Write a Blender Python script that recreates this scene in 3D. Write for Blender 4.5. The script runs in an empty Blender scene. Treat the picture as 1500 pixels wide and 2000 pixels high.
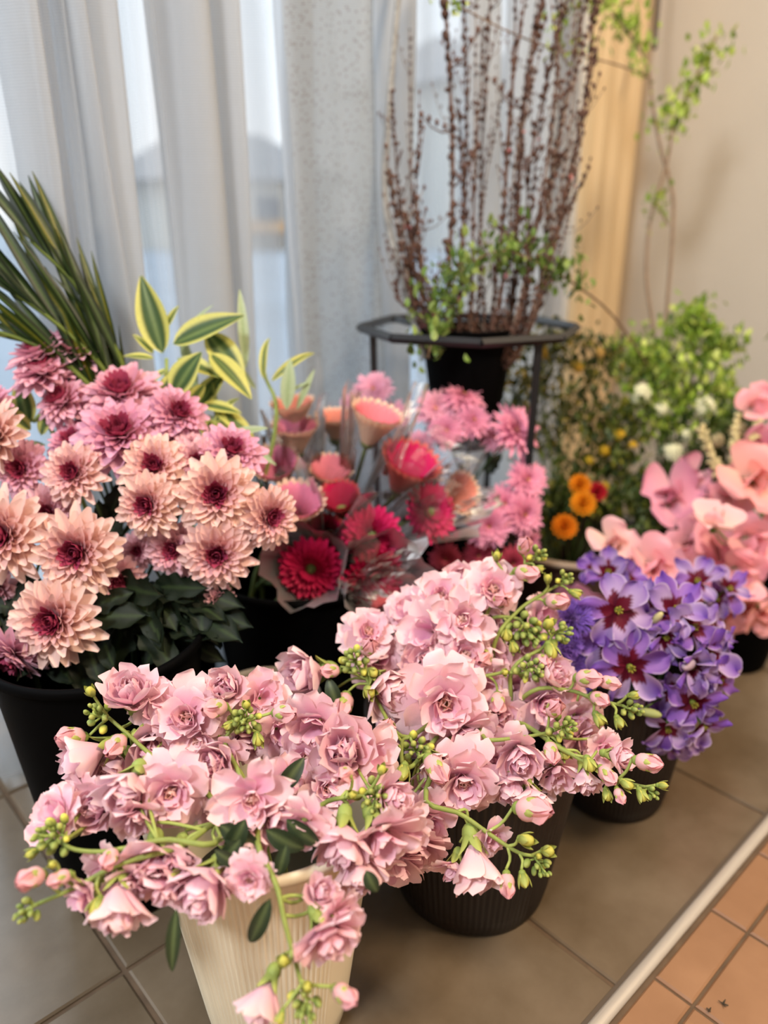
import bpy, math, random
import numpy as np
from mathutils import Matrix, Vector

# ------------------------------------------------------------------ camera
PITCH, YAW, FPX, CH = math.radians(20.38), math.radians(42.69), 1509.0, 0.606
CAM = np.array([0.0, 0.0, CH])
FWD = np.array([math.sin(YAW)*math.cos(PITCH), math.cos(YAW)*math.cos(PITCH), -math.sin(PITCH)])
RGT = np.array([math.cos(YAW), -math.sin(YAW), 0.0])
DWN = np.cross(FWD, RGT)
sc = bpy.context.scene
COL = sc.collection
cd = bpy.data.cameras.new('camera'); cam = bpy.data.objects.new('camera', cd); COL.objects.link(cam)
mw = Matrix.Identity(4)
for i in range(3):
    mw[i][0] = RGT[i]; mw[i][1] = -DWN[i]; mw[i][2] = -FWD[i]; mw[i][3] = CAM[i]
cam.matrix_world = mw
cd.sensor_fit = 'HORIZONTAL'; cd.sensor_width = 36.0; cd.lens = 36.0*FPX/1500.0
cd.clip_start = 0.02; cd.clip_end = 200
cd.dof.use_dof = True; cd.dof.focus_distance = 0.575; cd.dof.aperture_fstop = 3.7
sc.camera = cam
# ------------------------------------------------------------------ light
w = bpy.data.worlds.new('sky'); sc.world = w; w.use_nodes = True
nt = w.node_tree; bg = nt.nodes['Background']
tcw = nt.nodes.new('ShaderNodeTexCoord'); sepw = nt.nodes.new('ShaderNodeSeparateXYZ'); rpw = nt.nodes.new('ShaderNodeValToRGB')
nt.links.new(tcw.outputs['Generated'], sepw.inputs[0]); nt.links.new(sepw.outputs['Z'], rpw.inputs[0]); nt.links.new(rpw.outputs[0], bg.inputs[0])
rpw.color_ramp.elements[0].position = 0.0; rpw.color_ramp.elements[0].color = (0.95, 0.97, 1.0, 1)
rpw.color_ramp.elements[1].position = 0.6; rpw.color_ramp.elements[1].color = (0.62, 0.80, 1.0, 1)
bg.inputs[1].default_value = 1.05
sl = bpy.data.lights.new('sun', 'SUN'); sun = bpy.data.objects.new('sun', sl); COL.objects.link(sun)
sl.energy = 1.5; sl.angle = math.radians(55); sl.color = (0.86, 0.93, 1.0)
sun.rotation_euler = Vector((0.15, -0.75, -0.62)).to_track_quat('-Z', 'Y').to_euler()
def area(name, loc, tgt, sx, sy, power, col):
    l = bpy.data.lights.new(name, 'AREA'); l.shape = 'RECTANGLE'; l.size = sx; l.size_y = sy; l.energy = power; l.color = col
    o = bpy.data.objects.new(name, l); COL.objects.link(o); o.location = loc
    o.rotation_euler = (Vector(tgt)-Vector(loc)).to_track_quat('-Z', 'Y').to_euler(); return o
area('overhead_light', (0.75, -0.75, 2.3), (0.6, 0.2, 0.2), 0.4, 0.4, 42, (1.0, 0.79, 0.56))
area('overhead_light', (-1.2, -0.1, 2.3), (0.1, 0.3, 0.1), 0.4, 0.4, 40, (0.93, 0.96, 1.0))  # added cool fill standing in for window daylight at left, not a fixture
vs = sc.view_settings; vs.view_transform = 'Standard'; vs.look = 'None'; vs.gamma = 1.0; vs.use_curve_mapping = False
vs.exposure = 0.3
cy = sc.cycles
cy.max_bounces = 8; cy.diffuse_bounces = 3; cy.glossy_bounces = 3; cy.transmission_bounces = 5; cy.transparent_max_bounces = 24
cy.sample_clamp_indirect = 4.0; cy.caustics_reflective = False; cy.caustics_refractive = False

# ------------------------------------------------------------------ helpers
rng = np.random.default_rng(7)
def P(px, py, z): return CAM + z*(FWD + RGT*(px-750.0)/FPX + DWN*(py-1000.0)/FPX)
def ray(px, py): return FWD + RGT*(px-750.0)/FPX + DWN*(py-1000.0)/FPX
def floor_at(px, py, h=0.0):
    d = ray(px, py); return CAM + d*(h-CH)/d[2]
def plane_y(px, py, yy):
    d = ray(px, py); return CAM + d*yy/d[1]
def look(fx, fy):
    t = max(0.0, 1-fx*fx-fy*fy)**0.5
    d = RGT*fx + DWN*fy - FWD*t
    return d/np.linalg.norm(d)
def lin(r, g, b):
    f = lambda c: c/255/12.92 if c/255 <= 0.04045 else ((c/255+0.055)/1.055)**2.4
    return np.array([f(r), f(g), f(b)])
def frame(pos, d, spin=0.0, s=1.0):
    z = np.array(d, float); z /= np.linalg.norm(z)
    a = np.array([0, 0, 1.0]) if abs(z[2]) < 0.95 else np.array([1.0, 0, 0])
    x = np.cross(a, z); x /= np.linalg.norm(x); y = np.cross(z, x)
    x2 = x*math.cos(spin)+y*math.sin(spin); y2 = -x*math.sin(spin)+y*math.cos(spin)
    M = Matrix.Identity(4)
    for i in range(3):
        M[i][0] = x2[i]*s; M[i][1] = y2[i]*s; M[i][2] = z[i]*s; M[i][3] = pos[i]
    return M
class MB:
    def __init__(s): s.V = []; s.F = []; s.M = []; s.C = []; s.n = 0
    def add(s, V, F, mat=0, col=(1, 1, 1)):
        V = np.asarray(V, float); s.V.append(V)
        s.F.extend([tuple(i+s.n for i in f) for f in F]); s.M.extend([mat]*len(F))
        c = np.asarray(col, float)
        if c.ndim == 1: c = np.tile(c, (len(V), 1))
        s.C.append(c); s.n += len(V)
    def mesh(s, name, mats, smooth=True):
        me = bpy.data.meshes.new(name)
        V = np.concatenate(s.V)
        me.from_pydata(V.tolist(), [], s.F)
        for m in mats: me.materials.append(m)
        me.polygons.foreach_set('material_index', s.M)
        me.polygons.foreach_set('use_smooth', [smooth]*len(s.F))
        C = np.concatenate(s.C); at = me.color_attributes.new('Col', 'FLOAT_COLOR', 'POINT')
        at.data.foreach_set('color', np.hstack([C, np.ones((len(C), 1))]).ravel())
        me.update(); return me
def tag(o, label=None, cat=None, group=None, kind=None):
    if label: o['label'] = label
    if cat: o['category'] = cat
    if group: o['group'] = group
    if kind: o['kind'] = kind
    return o
def thing(name, loc, label, cat, group=None):
    o = bpy.data.objects.new(name, None); COL.objects.link(o); o.location = tuple(loc); o.empty_display_size = 0.01
    return tag(o, label, cat, group)
def root_of(o):
    v = Vector((0, 0, 0))
    if o is not None: v = o.location.copy()
    return v
def put(name, me, parent=None, M=None):
    o = bpy.data.objects.new(name, me); COL.objects.link(o)
    M = M if M is not None else Matrix.Identity(4)
    if parent is not None:
        o.parent = parent; M = Matrix.Translation(-root_of(parent)) @ M
    o.matrix_basis = M
    return o
def sub(name, me, parent):            # a sub-part that shares its part's frame
    o = bpy.data.objects.new(name, me); COL.objects.link(o); o.parent = parent; return o
def grid_faces(nu, nv, wrap=False):
    F = []
    for i in range(nu-1):
        for j in range(nv if wrap else nv-1):
            k = (j+1) % nv
            F.append((i*nv+j, i*nv+k, (i+1)*nv+k, (i+1)*nv+j))
    return F
def smooth_path(pts, n):
    pts = np.array(pts, float)
    if len(pts) == 2: return pts[0]+(pts[1]-pts[0])*np.linspace(0, 1, n)[:, None]
    Q = np.vstack([2*pts[0]-pts[1], pts, 2*pts[-1]-pts[-2]])
    out = []; m = len(pts)-1
    for t in np.linspace(0, m, n):
        i = min(int(t), m-1); u = t-i; a, b, c, d = Q[i], Q[i+1], Q[i+2], Q[i+3]
        out.append(0.5*((2*b)+(c-a)*u+(2*a-5*b+4*c-d)*u*u+(3*b-a-3*c+d)*u**3))
    return np.array(out)
def tube(mb, pts, r0, r1=None, n=8, k=6, mat=0, col=(1, 1, 1), wob=0.0, smooth=True):
    r1 = r0 if r1 is None else r1
    C = smooth_path(pts, n) if smooth else np.array(pts, float)
    n = len(C)
    T = np.gradient(C, axis=0); T /= np.linalg.norm(T, axis=1)[:, None]+1e-12
    a = np.array([0, 0, 1.0]) if abs(T[0][2]) < 0.9 else np.array([1.0, 0, 0])
    V = []
    X = np.cross(a, T[0]); X /= np.linalg.norm(X)
    for i in range(n):
        X = X - T[i]*(X@T[i]); X /= np.linalg.norm(X); Y = np.cross(T[i], X)
        r = r0+(r1-r0)*i/(n-1)
        if wob: r *= 1+wob*rng.uniform(-1, 1)
        for j in range(k):
            an = 2*math.pi*j/k; V.append(C[i]+r*(X*math.cos(an)+Y*math.sin(an)))
    F = grid_faces(n, k, True)
    F.append(tuple(range(k-1, -1, -1))); F.append(tuple((n-1)*k+j for j in range(k)))
    mb.add(V, F, mat, col)
    return C
def lathe(mb, prof, n=48, mat=0, col=(1, 1, 1), rib=None, c=(0, 0)):
    V = []
    for i, (r, z) in enumerate(prof):
        for j in range(n):
            a = 2*math.pi*j/n
            rr = r*(1+(rib(a, i, z) if rib else 0)); V.append((c[0]+rr*math.cos(a), c[1]+rr*math.sin(a), z))
    mb.add(V, grid_faces(len(prof), n, True), mat, col)
def box(mb, lo, hi, mat=0, col=(1, 1, 1)):
    x0, y0, z0 = lo; x1, y1, z1 = hi
    V = [(x0, y0, z0), (x1, y0, z0), (x1, y1, z0), (x0, y1, z0), (x0, y0, z1), (x1, y0, z1), (x1, y1, z1), (x0, y1, z1)]
    mb.add(V, [(0, 3, 2, 1), (4, 5, 6, 7), (0, 1, 5, 4), (1, 2, 6, 5), (2, 3, 7, 6), (3, 0, 4, 7)], mat, col)
def ball(mb, c, r, sx=1, sy=1, sz=1, n=8, m=6, mat=0, col=(1, 1, 1), M=None, groove=0.0, ng=4):
    V = []; cols = []
    for i in range(m+1):
        th = math.pi*i/m
        for j in range(n):
            a = 2*math.pi*j/n
            g = 1-groove*abs(math.cos(a*ng/2))**6*math.sin(th)
            p = np.array([sx*r*math.sin(th)*math.cos(a)*g, sy*r*math.sin(th)*math.sin(a)*g, -sz*r*math.cos(th)])
            V.append(p)
    V = np.array(V)
    if M is not None: V = V@np.array(M.to_3x3()).T
    mb.add(V+np.array(c), grid_faces(m+1, n, True), mat, col)

# ------------------------------------------------------------------ materials
def mat(name, col=(0.8, 0.8, 0.8), rough=0.5, metal=0.0, attr=False, noise=0.0, nscale=40, trans=0.0, spec=0.5, bump=0.0, bscale=200, sheen=0.0, stretch=None):
    m = bpy.data.materials.new(name); m.use_nodes = True; N = m.node_tree.nodes; L = m.node_tree.links
    b = N['Principled BSDF']; b.inputs['Roughness'].default_value = rough; b.inputs['Metallic'].default_value = metal
    b.inputs['Specular IOR Level'].default_value = spec
    src = None
    if attr:
        a = N.new('ShaderNodeAttribute'); a.attribute_name = 'Col'; src = a.outputs['Color']
    if noise > 0:
        tc = N.new('ShaderNodeTexCoord'); n = N.new('ShaderNodeTexNoise'); n.inputs['Scale'].default_value = nscale; n.inputs['Detail'].default_value = 4
        if stretch:
            mp = N.new('ShaderNodeMapping'); mp.inputs['Scale'].default_value = stretch; L.new(tc.outputs['Object'], mp.inputs[0]); L.new(mp.outputs[0], n.inputs['Vector'])
        else: L.new(tc.outputs['Object'], n.inputs['Vector'])
        mr = N.new('ShaderNodeMapRange'); mr.inputs[1].default_value = 0.3; mr.inputs[2].default_value = 0.7; mr.inputs[3].default_value = 1-noise; mr.inputs[4].default_value = 1+noise
        L.new(n.outputs[0], mr.inputs[0])
        mx = N.new('ShaderNodeMix'); mx.data_type = 'RGBA'; mx.blend_type = 'MULTIPLY'; mx.inputs[0].default_value = 1
        if src: L.new(src, mx.inputs[6])
        else: mx.inputs[6].default_value = (*col, 1)
        L.new(mr.outputs[0], mx.inputs[7]); src = mx.outputs[2]
    if src: L.new(src, b.inputs['Base Color'])
    else: b.inputs['Base Color'].default_value = (*col, 1)
    if bump > 0:
        tc2 = N.new('ShaderNodeTexCoord'); n2 = N.new('ShaderNodeTexNoise'); n2.inputs['Scale'].default_value = bscale; L.new(tc2.outputs['Object'], n2.inputs['Vector'])
        bp = N.new('ShaderNodeBump'); bp.inputs['Strength'].default_value = bump; bp.inputs['Distance'].default_value = 0.001; L.new(n2.outputs[0], bp.inputs['Height']); L.new(bp.outputs[0], b.inputs['Normal'])
    if trans > 0:
        t = N.new('ShaderNodeBsdfTranslucent'); ms = N.new('ShaderNodeMixShader'); ms.inputs[0].default_value = trans
        if src: L.new(src, t.inputs[0])
        else: t.inputs[0].default_value = (*col, 1)
        L.new(b.outputs[0], ms.inputs[1]); L.new(t.outputs[0], ms.inputs[2]); L.new(ms.outputs[0], N['Material Output'].inputs[0])
    return m
M_petal = mat('petal', attr=True, rough=0.55, trans=0.26, noise=0.05, nscale=90, spec=0.25)
M_green = mat('stem_green', attr=True, rough=0.55, trans=0.1, noise=0.12, nscale=120, spec=0.3)
M_leaf = mat('leaf', attr=True, rough=0.45, trans=0.25, noise=0.15, nscale=60, spec=0.4)
M_mumleaf = mat('dark_leaf', attr=True, rough=0.6, trans=0.08, noise=0.15, nscale=60, spec=0.3)
M_black = mat('black_plastic', (0.0018, 0.0018, 0.002), 0.6, spec=0.03)
M_brown = mat('brown_plastic', (0.016, 0.010, 0.007), 0.5, spec=0.3)
M_white = mat('cream_plastic', (0.90, 0.81, 0.61), 0.4, noise=0.03, nscale=15, spec=0.4)
M_taupe = mat('taupe_plastic', (0.23, 0.20, 0.165), 0.5)
M_planter = mat('planter_plastic', (0.07, 0.035, 0.025), 0.5)
M_tan = mat('tan_rim', (0.30, 0.22, 0.15), 0.5)
M_water = mat('water', (0.02, 0.025, 0.02), 0.05)
M_bark = mat('bark', attr=True, rough=0.8, noise=0.3, nscale=200)
M_metal = mat('black_metal', (0.012, 0.012, 0.014), 0.4, metal=0.2)
M_wall = mat('wall_paint', (0.57, 0.51, 0.42), 0.85, noise=0.02, nscale=8, bump=0.1, bscale=300)
M_wallw = mat('window_wall_paint', (0.55, 0.36, 0.18), 0.85, noise=0.02, nscale=8)
M_ceil = mat('ceiling_paint', (0.80, 0.78, 0.74), 0.9)
M_strip = mat('aluminium', (0.50, 0.45, 0.39), 0.38, metal=0.25, noise=0.05, nscale=30, stretch=(1, 40, 40))
M_stripd = mat('aluminium_edge', (0.10, 0.075, 0.055), 0.6, metal=0.2)
M_frame = mat('window_metal', (0.55, 0.56, 0.58), 0.4, metal=0.5)
M_drape = mat('cream_drape', (0.80, 0.62, 0.38), 0.9, trans=0.3)
def tile_mat(name, c1, c2, sc_, rough, c3=None):
    m = bpy.data.materials.new(name); m.use_nodes = True; N = m.node_tree.nodes; L = m.node_tree.links; b = N['Principled BSDF']
    tc = N.new('ShaderNodeTexCoord'); n = N.new('ShaderNodeTexNoise'); n.inputs['Scale'].default_value = sc_; n.inputs['Detail'].default_value = 6; n.inputs['Roughness'].default_value = 0.6
    oi = N.new('ShaderNodeObjectInfo'); va = N.new('ShaderNodeVectorMath'); va.operation = 'ADD'
    cmb = N.new('ShaderNodeCombineXYZ'); mt = N.new('ShaderNodeMath'); mt.operation = 'MULTIPLY'; mt.inputs[1].default_value = 37.0
    L.new(oi.outputs['Random'], mt.inputs[0]); L.new(mt.outputs[0], cmb.inputs[2]); L.new(tc.outputs['Object'], va.inputs[0]); L.new(cmb.outputs[0], va.inputs[1]); L.new(va.outputs[0], n.inputs['Vector'])
    r = N.new('ShaderNodeValToRGB'); r.color_ramp.elements[0].position = 0.32; r.color_ramp.elements[0].color = (*c1, 1); r.color_ramp.elements[1].position = 0.7; r.color_ramp.elements[1].color = (*c2, 1)
    L.new(n.outputs[0], r.inputs[0]); L.new(r.outputs[0], b.inputs['Base Color']); b.inputs['Roughness'].default_value = rough
    return m
M_tile = tile_mat('stone_tile', (0.105, 0.073, 0.042), (0.20, 0.15, 0.10), 7, 0.25)
M_terra = tile_mat('terracotta_tile', (0.25, 0.125, 0.06), (0.33, 0.175, 0.09), 12, 0.5)
M_grout = mat('grout', (0.12, 0.075, 0.042), 0.9, noise=0.2, nscale=60)
M_debris = mat('dry_debris', (0.05, 0.035, 0.02), 0.9)

def sheer_mat(name, alpha, col=(0.62, 0.645, 0.67), sequin=False, trl=0.5):
    m = bpy.data.materials.new(name); m.use_nodes = True; N = m.node_tree.nodes; L = m.node_tree.links
    N.remove(N['Principled BSDF'])
    d = N.new('ShaderNodeBsdfDiffuse'); t = N.new('ShaderNodeBsdfTranslucent'); tr = N.new('ShaderNodeBsdfTransparent')
    for q in (d, t): q.inputs[0].default_value = (*col, 1)
    a = N.new('ShaderNodeMixShader'); a.inputs[0].default_value = trl; L.new(d.outputs[0], a.inputs[1]); L.new(t.outputs[0], a.inputs[2])
    b = N.new('ShaderNodeMixShader'); L.new(tr.outputs[0], b.inputs[1]); L.new(a.outputs[0], b.inputs[2])
    tc = N.new('ShaderNodeTexCoord')
    wv = N.new('ShaderNodeTexWave'); wv.bands_direction = 'Z'; wv.inputs['Scale'].default_value = 120; wv.inputs['Distortion'].default_value = 2.0; L.new(tc.outputs['Object'], wv.inputs['Vector'])
    mr = N.new('ShaderNodeMapRange'); mr.inputs[3].default_value = alpha-0.08; mr.inputs[4].default_value = min(1, alpha+0.08); L.new(wv.outputs['Fac'], mr.inputs[0])
    at = N.new('ShaderNodeAttribute'); at.attribute_name = 'Col'; sp = N.new('ShaderNodeSeparateColor'); L.new(at.outputs['Color'], sp.inputs[0])
    mm = N.new('ShaderNodeMath'); mm.operation = 'MULTIPLY'; L.new(mr.outputs[0], mm.inputs[0]); L.new(sp.outputs[0], mm.inputs[1]); src = mm.outputs[0]
    if sequin:
        vo = N.new('ShaderNodeTexVoronoi'); vo.inputs['Scale'].default_value = 170; L.new(tc.outputs['Object'], vo.inputs['Vector'])
        lt = N.new('ShaderNodeMath'); lt.operation = 'LESS_THAN'; lt.inputs[1].default_value = 0.28; L.new(vo.outputs['Distance'], lt.inputs[0])
        mxx = N.new('ShaderNodeMix'); mxx.data_type = 'RGBA'; L.new(lt.outputs[0], mxx.inputs[0]); mxx.inputs[6].default_value = (*col, 1); mxx.inputs[7].default_value = (0.36, 0.34, 0.32, 1)
        L.new(mxx.outputs[2], d.inputs[0]); L.new(mxx.outputs[2], t.inputs[0])
    L.new(src, b.inputs[0]); L.new(b.outputs[0], N['Material Output'].inputs[0]); return m
M_sheer = sheer_mat('sheer_fabric', 0.90)
M_sheer2 = sheer_mat('sequin_fabric', 0.90, (0.52, 0.55, 0.57), sequin=True)
def film_mat():
    m = bpy.data.materials.new('cellophane'); m.use_nodes = True; N = m.node_tree.nodes; L = m.node_tree.links
    N.remove(N['Principled BSDF'])
    tr = N.new('ShaderNodeBsdfTransparent'); tr.inputs[0].default_value = (0.97, 0.95, 0.95, 1)
    gl = N.new('ShaderNodeBsdfGlossy'); gl.inputs['Roughness'].default_value = 0.4
    df = N.new('ShaderNodeBsdfTranslucent'); df.inputs[0].default_value = (0.9, 0.85, 0.85, 1)
    fr = N.new('ShaderNodeFresnel'); fr.inputs[0].default_value = 1.35
    m1 = N.new('ShaderNodeMixShader'); m1.inputs[0].default_value = 0.09; L.new(tr.outputs[0], m1.inputs[1]); L.new(df.outputs[0], m1.inputs[2])
    m2 = N.new('ShaderNodeMixShader'); L.new(fr.outputs[0], m2.inputs[0]); L.new(m1.outputs[0], m2.inputs[1]); L.new(gl.outputs[0], m2.inputs[2])
    tc = N.new('ShaderNodeTexCoord'); n = N.new('ShaderNodeTexNoise'); n.inputs['Scale'].default_value = 18; n.inputs['Distortion'].default_value = 1.0; L.new(tc.outputs['Object'], n.inputs['Vector'])
    bp = N.new('ShaderNodeBump'); bp.inputs['Strength'].default_value = 0.35; bp.inputs['Distance'].default_value = 0.002; L.new(n.outputs[0], bp.inputs['Height']); L.new(bp.outputs[0], gl.inputs['Normal'])
    L.new(m2.outputs[0], N['Material Output'].inputs[0]); return m
M_film = film_mat()
M_glass = bpy.data.materials.new('window_glass'); M_glass.use_nodes = True
_N = M_glass.node_tree.nodes; _L = M_glass.node_tree.links; _N.remove(_N['Principled BSDF'])
_t = _N.new('ShaderNodeBsdfTransparent'); _t.inputs[0].default_value = (0.95, 0.97, 0.97, 1); _g = _N.new('ShaderNodeBsdfGlossy'); _g.inputs['Roughness'].default_value = 0.02; _m = _N.new('ShaderNodeMixShader'); _m.inputs[0].default_value = 0.05
_L.new(_t.outputs[0], _m.inputs[1]); _L.new(_g.outputs[0], _m.inputs[2]); _L.new(_m.outputs[0], _N['Material Output'].inputs[0])

# ------------------------------------------------------------------ setting
XW, YW = 1.50, 0.90            # right wall, window wall (inner faces)
STRIP_Y = 0.209
def quad_struct(name, lo, hi, m):
    mb = MB(); box(mb, lo, hi); o = put(name, mb.mesh(name, [m], False)); return tag(o, kind='structure')
fl = quad_struct('floor', (-1.9, -2.3, -0.06), (XW+0.12, YW+0.12, -0.003), M_grout)
def bev_tile(sx, sy, m, name):
    g = 0.0022 if sx > .2 else 0.0014; b = 0.0018; x, y = sx/2-g, sy/2-g
    V = [(-x, -y, -0.004), (x, -y, -0.004), (x, y, -0.004), (-x, y, -0.004), (-x, -y, -b), (x, -y, -b), (x, y, -b), (-x, y, -b),
         (-x+b, -y+b, 0), (x-b, -y+b, 0), (x-b, y-b, 0), (-x+b, y-b, 0)]
    F = [(0, 1, 5, 4), (1, 2, 6, 5), (2, 3, 7, 6), (3, 0, 4, 7), (4, 5, 9, 8), (5, 6, 10, 9), (6, 7, 11, 10), (7, 4, 8, 11), (8, 9, 10, 11)]
    mb = MB(); mb.add(V, F); return mb.mesh(name, [m], False)
T = 0.3
tm = bev_tile(T, T, M_tile, 'tile')
x0 = 0.167
for iy in range(2):
    for ix in range(-4, 5):
        cx = x0+ix*T+T/2
        if cx > XW+0.1: continue
        o = put('tile', tm, fl, Matrix.Translation((cx, STRIP_Y+0.004+T*iy+T/2, 0)))
part_tile = bev_tile(T, 0.09, M_tile, 'tile')
for ix in range(-4, 5):
    put('tile', part_tile, fl, Matrix.Translation((x0+ix*T+T/2, STRIP_Y+0.004+2*T+0.045, 0)))
S = 0.104
tt = bev_tile(S, S, M_terra, 'terracotta_tile')
tr0 = bev_tile(S, 0.036, M_terra, 'terracotta_tile')
xs = 0.499
for ix in range(-14, 9):
    put('terracotta_tile', tr0, fl, Matrix.Translation((xs+ix*S+S/2, STRIP_Y-0.01-0.018, 0)))
    for iy in range(9):
        put('terracotta_tile', tt, fl, Matrix.Translation((xs+ix*S+S/2, STRIP_Y-0.046-S*(iy+0.5), 0)))
mb = MB()
prof = [(-0.0065, 0.0), (-0.006, 0.0025), (-0.003, 0.0042), (0.002, 0.0044), (0.0042, 0.003), (0.005, 0.0)]
V = [(x, STRIP_Y-0.001+a, b) for x in (-1.9, XW) for a, b in prof]
mb.add(V, [(i, i+1, i+7, i+6) for i in range(5)], 0)
o = tag(put('trim_1', mb.mesh('trim_1', [M_strip])), kind='structure')
mb = MB(); box(mb, (-1.9, STRIP_Y+0.0035, -0.002), (XW, STRIP_Y+0.0068, 0.0022))
sub('strip_edge', mb.mesh('strip_edge', [M_stripd], False), o)
quad_struct('wall_right', (XW, -2.3, 0), (XW+0.1, YW, 2.42), M_wall)
quad_struct('wall_back', (-1.9, -2.4, 0), (XW+0.1, -2.3, 2.42), M_ceil)
quad_struct('wall_left', (-2.0, -2.3, 0), (-1.9, YW+0.1, 2.42), M_ceil)
quad_struct('ceiling', (-2.0, -2.4, 2.42), (XW+0.1, YW+0.1, 2.5), M_ceil)
mb = MB(); WX0, WX1 = -1.5, 1.30
box(mb, (WX1, YW, 0), (XW+0.1, YW+0.1, 2.42)); box(mb, (-1.9, YW, 0), (WX0, YW+0.1, 2.42)); box(mb, (WX0, YW, 2.2), (WX1, YW+0.1, 2.42)); box(mb, (WX0, YW, 0), (WX1, YW+0.1, 0.02))
tag(put('wall_window', mb.mesh('wall_window', [M_wallw], False)), kind='structure')
win = bpy.data.objects.new('window_1', None); COL.objects.link(win); win.location = (0, YW+0.05, 0); tag(win, kind='structure')
mb = MB()
for xa in (WX0, -0.57, 0.36, WX1-0.04): box(mb, (xa, YW+0.03, 0.02), (xa+0.04, YW+0.07, 2.2))
box(mb, (WX0, YW+0.03, 0.02), (WX1, YW+0.07, 0.05)); box(mb, (WX0, YW+0.03, 2.16), (WX1, YW+0.07, 2.2))
put('window_frame', mb.mesh('window_frame', [M_frame], False), win)
for xa, xb in ((WX0+0.04, -0.57), (-0.53, 0.36), (0.40, WX1-0.04)):
    mb = MB(); mb.add([(xa, YW+0.05, 0.05), (xb, YW+0.05, 0.05), (xb, YW+0.05, 2.16), (xa, YW+0.05, 2.16)], [(0, 1, 2, 3)])
    put('pane', mb.mesh('pane', [M_glass], False), win)
# outdoors, seen blurred through the sheer curtains
M_road = mat('road', (0.42, 0.45, 0.49), 0.9, noise=0.1, nscale=0.6)
M_hwall = mat('house_wall', (0.75, 0.70, 0.62), 0.9); M_roof = mat('house_roof', (0.42, 0.38, 0.36), 0.8); M_orange = mat('house_awning', (0.80, 0.42, 0.16), 0.8); M_hglass = mat('house_pane', (0.12, 0.15, 0.2), 0.2)
quad_struct('ground', (-60, YW+0.3, -0.25), (90, 120, -0.15), M_road)
def house(x, y, wx, h, label, orange):
    t = thing('house', (x, y, -0.15), label, 'building')
    mb = MB(); box(mb, (x, y, -0.15), (x+wx, y+5, h)); put('wall', mb.mesh('wall', [M_hwall], False), t)
    mb = MB(); mb.add([(x-.5, y-.6, h), (x+wx+.5, y-.6, h), (x+wx+.5, y+5.6, h), (x-.5, y+5.6, h), (x+1.2, y+2.5, h+1.6), (x+wx-1.2, y+2.5, h+1.6)],
                      [(0, 1, 5, 4), (2, 3, 4, 5), (0, 4, 3), (1, 2, 5), (0, 3, 2, 1)]); put('roof', mb.mesh('roof', [M_roof], False), t)
    for k in range(3):
        xa = x+wx*(0.12+0.3*k); mb = MB(); box(mb, (xa, y-.05, h*.4), (xa+wx*.16, y+.02, h*.75)); put('window', mb.mesh('window', [M_hglass], False), t)
    if orange:
        mb = MB(); box(mb, (x+wx*.3, y-.9, h*.2), (x+wx*.75, y-.1, h*.38)); put('awning', mb.mesh('awning', [M_orange], False), t)
house(12.5, 22, 5.5, 1.9, 'pale house with an orange awning seen through the sheer curtain', True)
house(0.5, 24, 5.5, 2.0, 'pale house seen through the curtain at the far left', False)
house(19, 17, 5.0, 4.6, 'tall pale house seen through the curtain behind the bare branches', False)

# curtains: (px0, px1, kind) read along a level line at the photo's row 300
def curtain(segs, name, label, m, cat='curtain', row=300, yb=0.852, ztop=2.15, zbot=0.012):
    pts = []; dens = []
    for (a, b, kd, dep) in segs:
        k0 = len(pts)
        xa = plane_y(a, row, yb)[0]; xb = plane_y(b, row, yb)[0]
        if kd in ('gap', 'sheer'): 
            for u in np.linspace(0, 1, 6)[:-1]: pts.append((xa+(xb-xa)*u, yb+dep*math.sin(u*math.pi)))
        else:
            n = 16; k = kd     # k overlaps: path runs forward, back, forward
            for u in np.linspace(0, 1, n)[:-1]:
                if k >= 3:
                    if u < .4: xx = u/.4
                    elif u < .6: xx = 1-(u-.4)/.2*0.9
                    else: xx = 0.1+(u-.6)/.4*0.9
                    yy = -dep*math.sin(min(u/.4, 1)*math.pi*.5) if u < .4 else (-dep+(u-.4)/.2*dep*1.4 if u < .6 else dep*.4*(1-(u-.6)/.4))
                else: xx = u; yy = -dep*math.sin(u*math.pi)
                pts.append((xa+(xb-xa)*xx, yb+yy))
        dens += [{'gap': .14, 'sheer': .6, 1: .45, 3: .66, 4: .92}[kd]]*(len(pts)-k0)
    pts.append((xb, yb)); dens.append(.4)
    pts = np.array(pts); pts = smooth_path(np.hstack([pts, np.array(dens)[:, None]]), len(pts)*2); dens = np.clip(pts[:, 2]+.06*np.sin(np.arange(len(pts))*.9), .05, 1); pts = pts[:, :2]
    zs = np.linspace(zbot, ztop, 14); V = []
    for i, z in enumerate(zs):
        s = 0.8+0.3*math.sin(z*2.1+1); 
        for j, (x, y) in enumerate(pts):
            V.append((x+0.006*math.sin(z*5+j*.11)-0.012*(z-0.6), min(yb+0.04, yb+(y-yb)*s+0.004*math.sin(z*7+j*.2)+0.005*math.sin(x*110+1.0*math.sin(z*2.0))), z))
    mb = MB(); mb.add(V, grid_faces(len(zs), len(pts)), 0, np.tile(dens[None, :, None], (len(zs), 1, 3)).reshape(-1, 3))
    o = put(name, mb.mesh(name, [m])); return tag(o, label, cat)
curtain([(-330, -240, 3, .03), (-240, -200, 'gap', .0), (-200, -120, 3, .03), (-120, 20, 'gap', 0), (20, 78, 3, .03), (78, 100, 'sheer', .005), (100, 128, 'gap', .005), (128, 150, 1, .02), (150, 190, 3, .03), (190, 238, 4, .03), (236, 262, 'gap', 0), (262, 330, 1, .02), (318, 398, 4, .035), (398, 412, 'gap', 0), (408, 455, 4, .025), (455, 545, 'sheer', .012), (545, 562, 'gap', 0), (560, 600, 4, .02)],
        'sheer_curtain', 'white sheer curtain hanging in folds at the left of the window', M_sheer)
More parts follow.
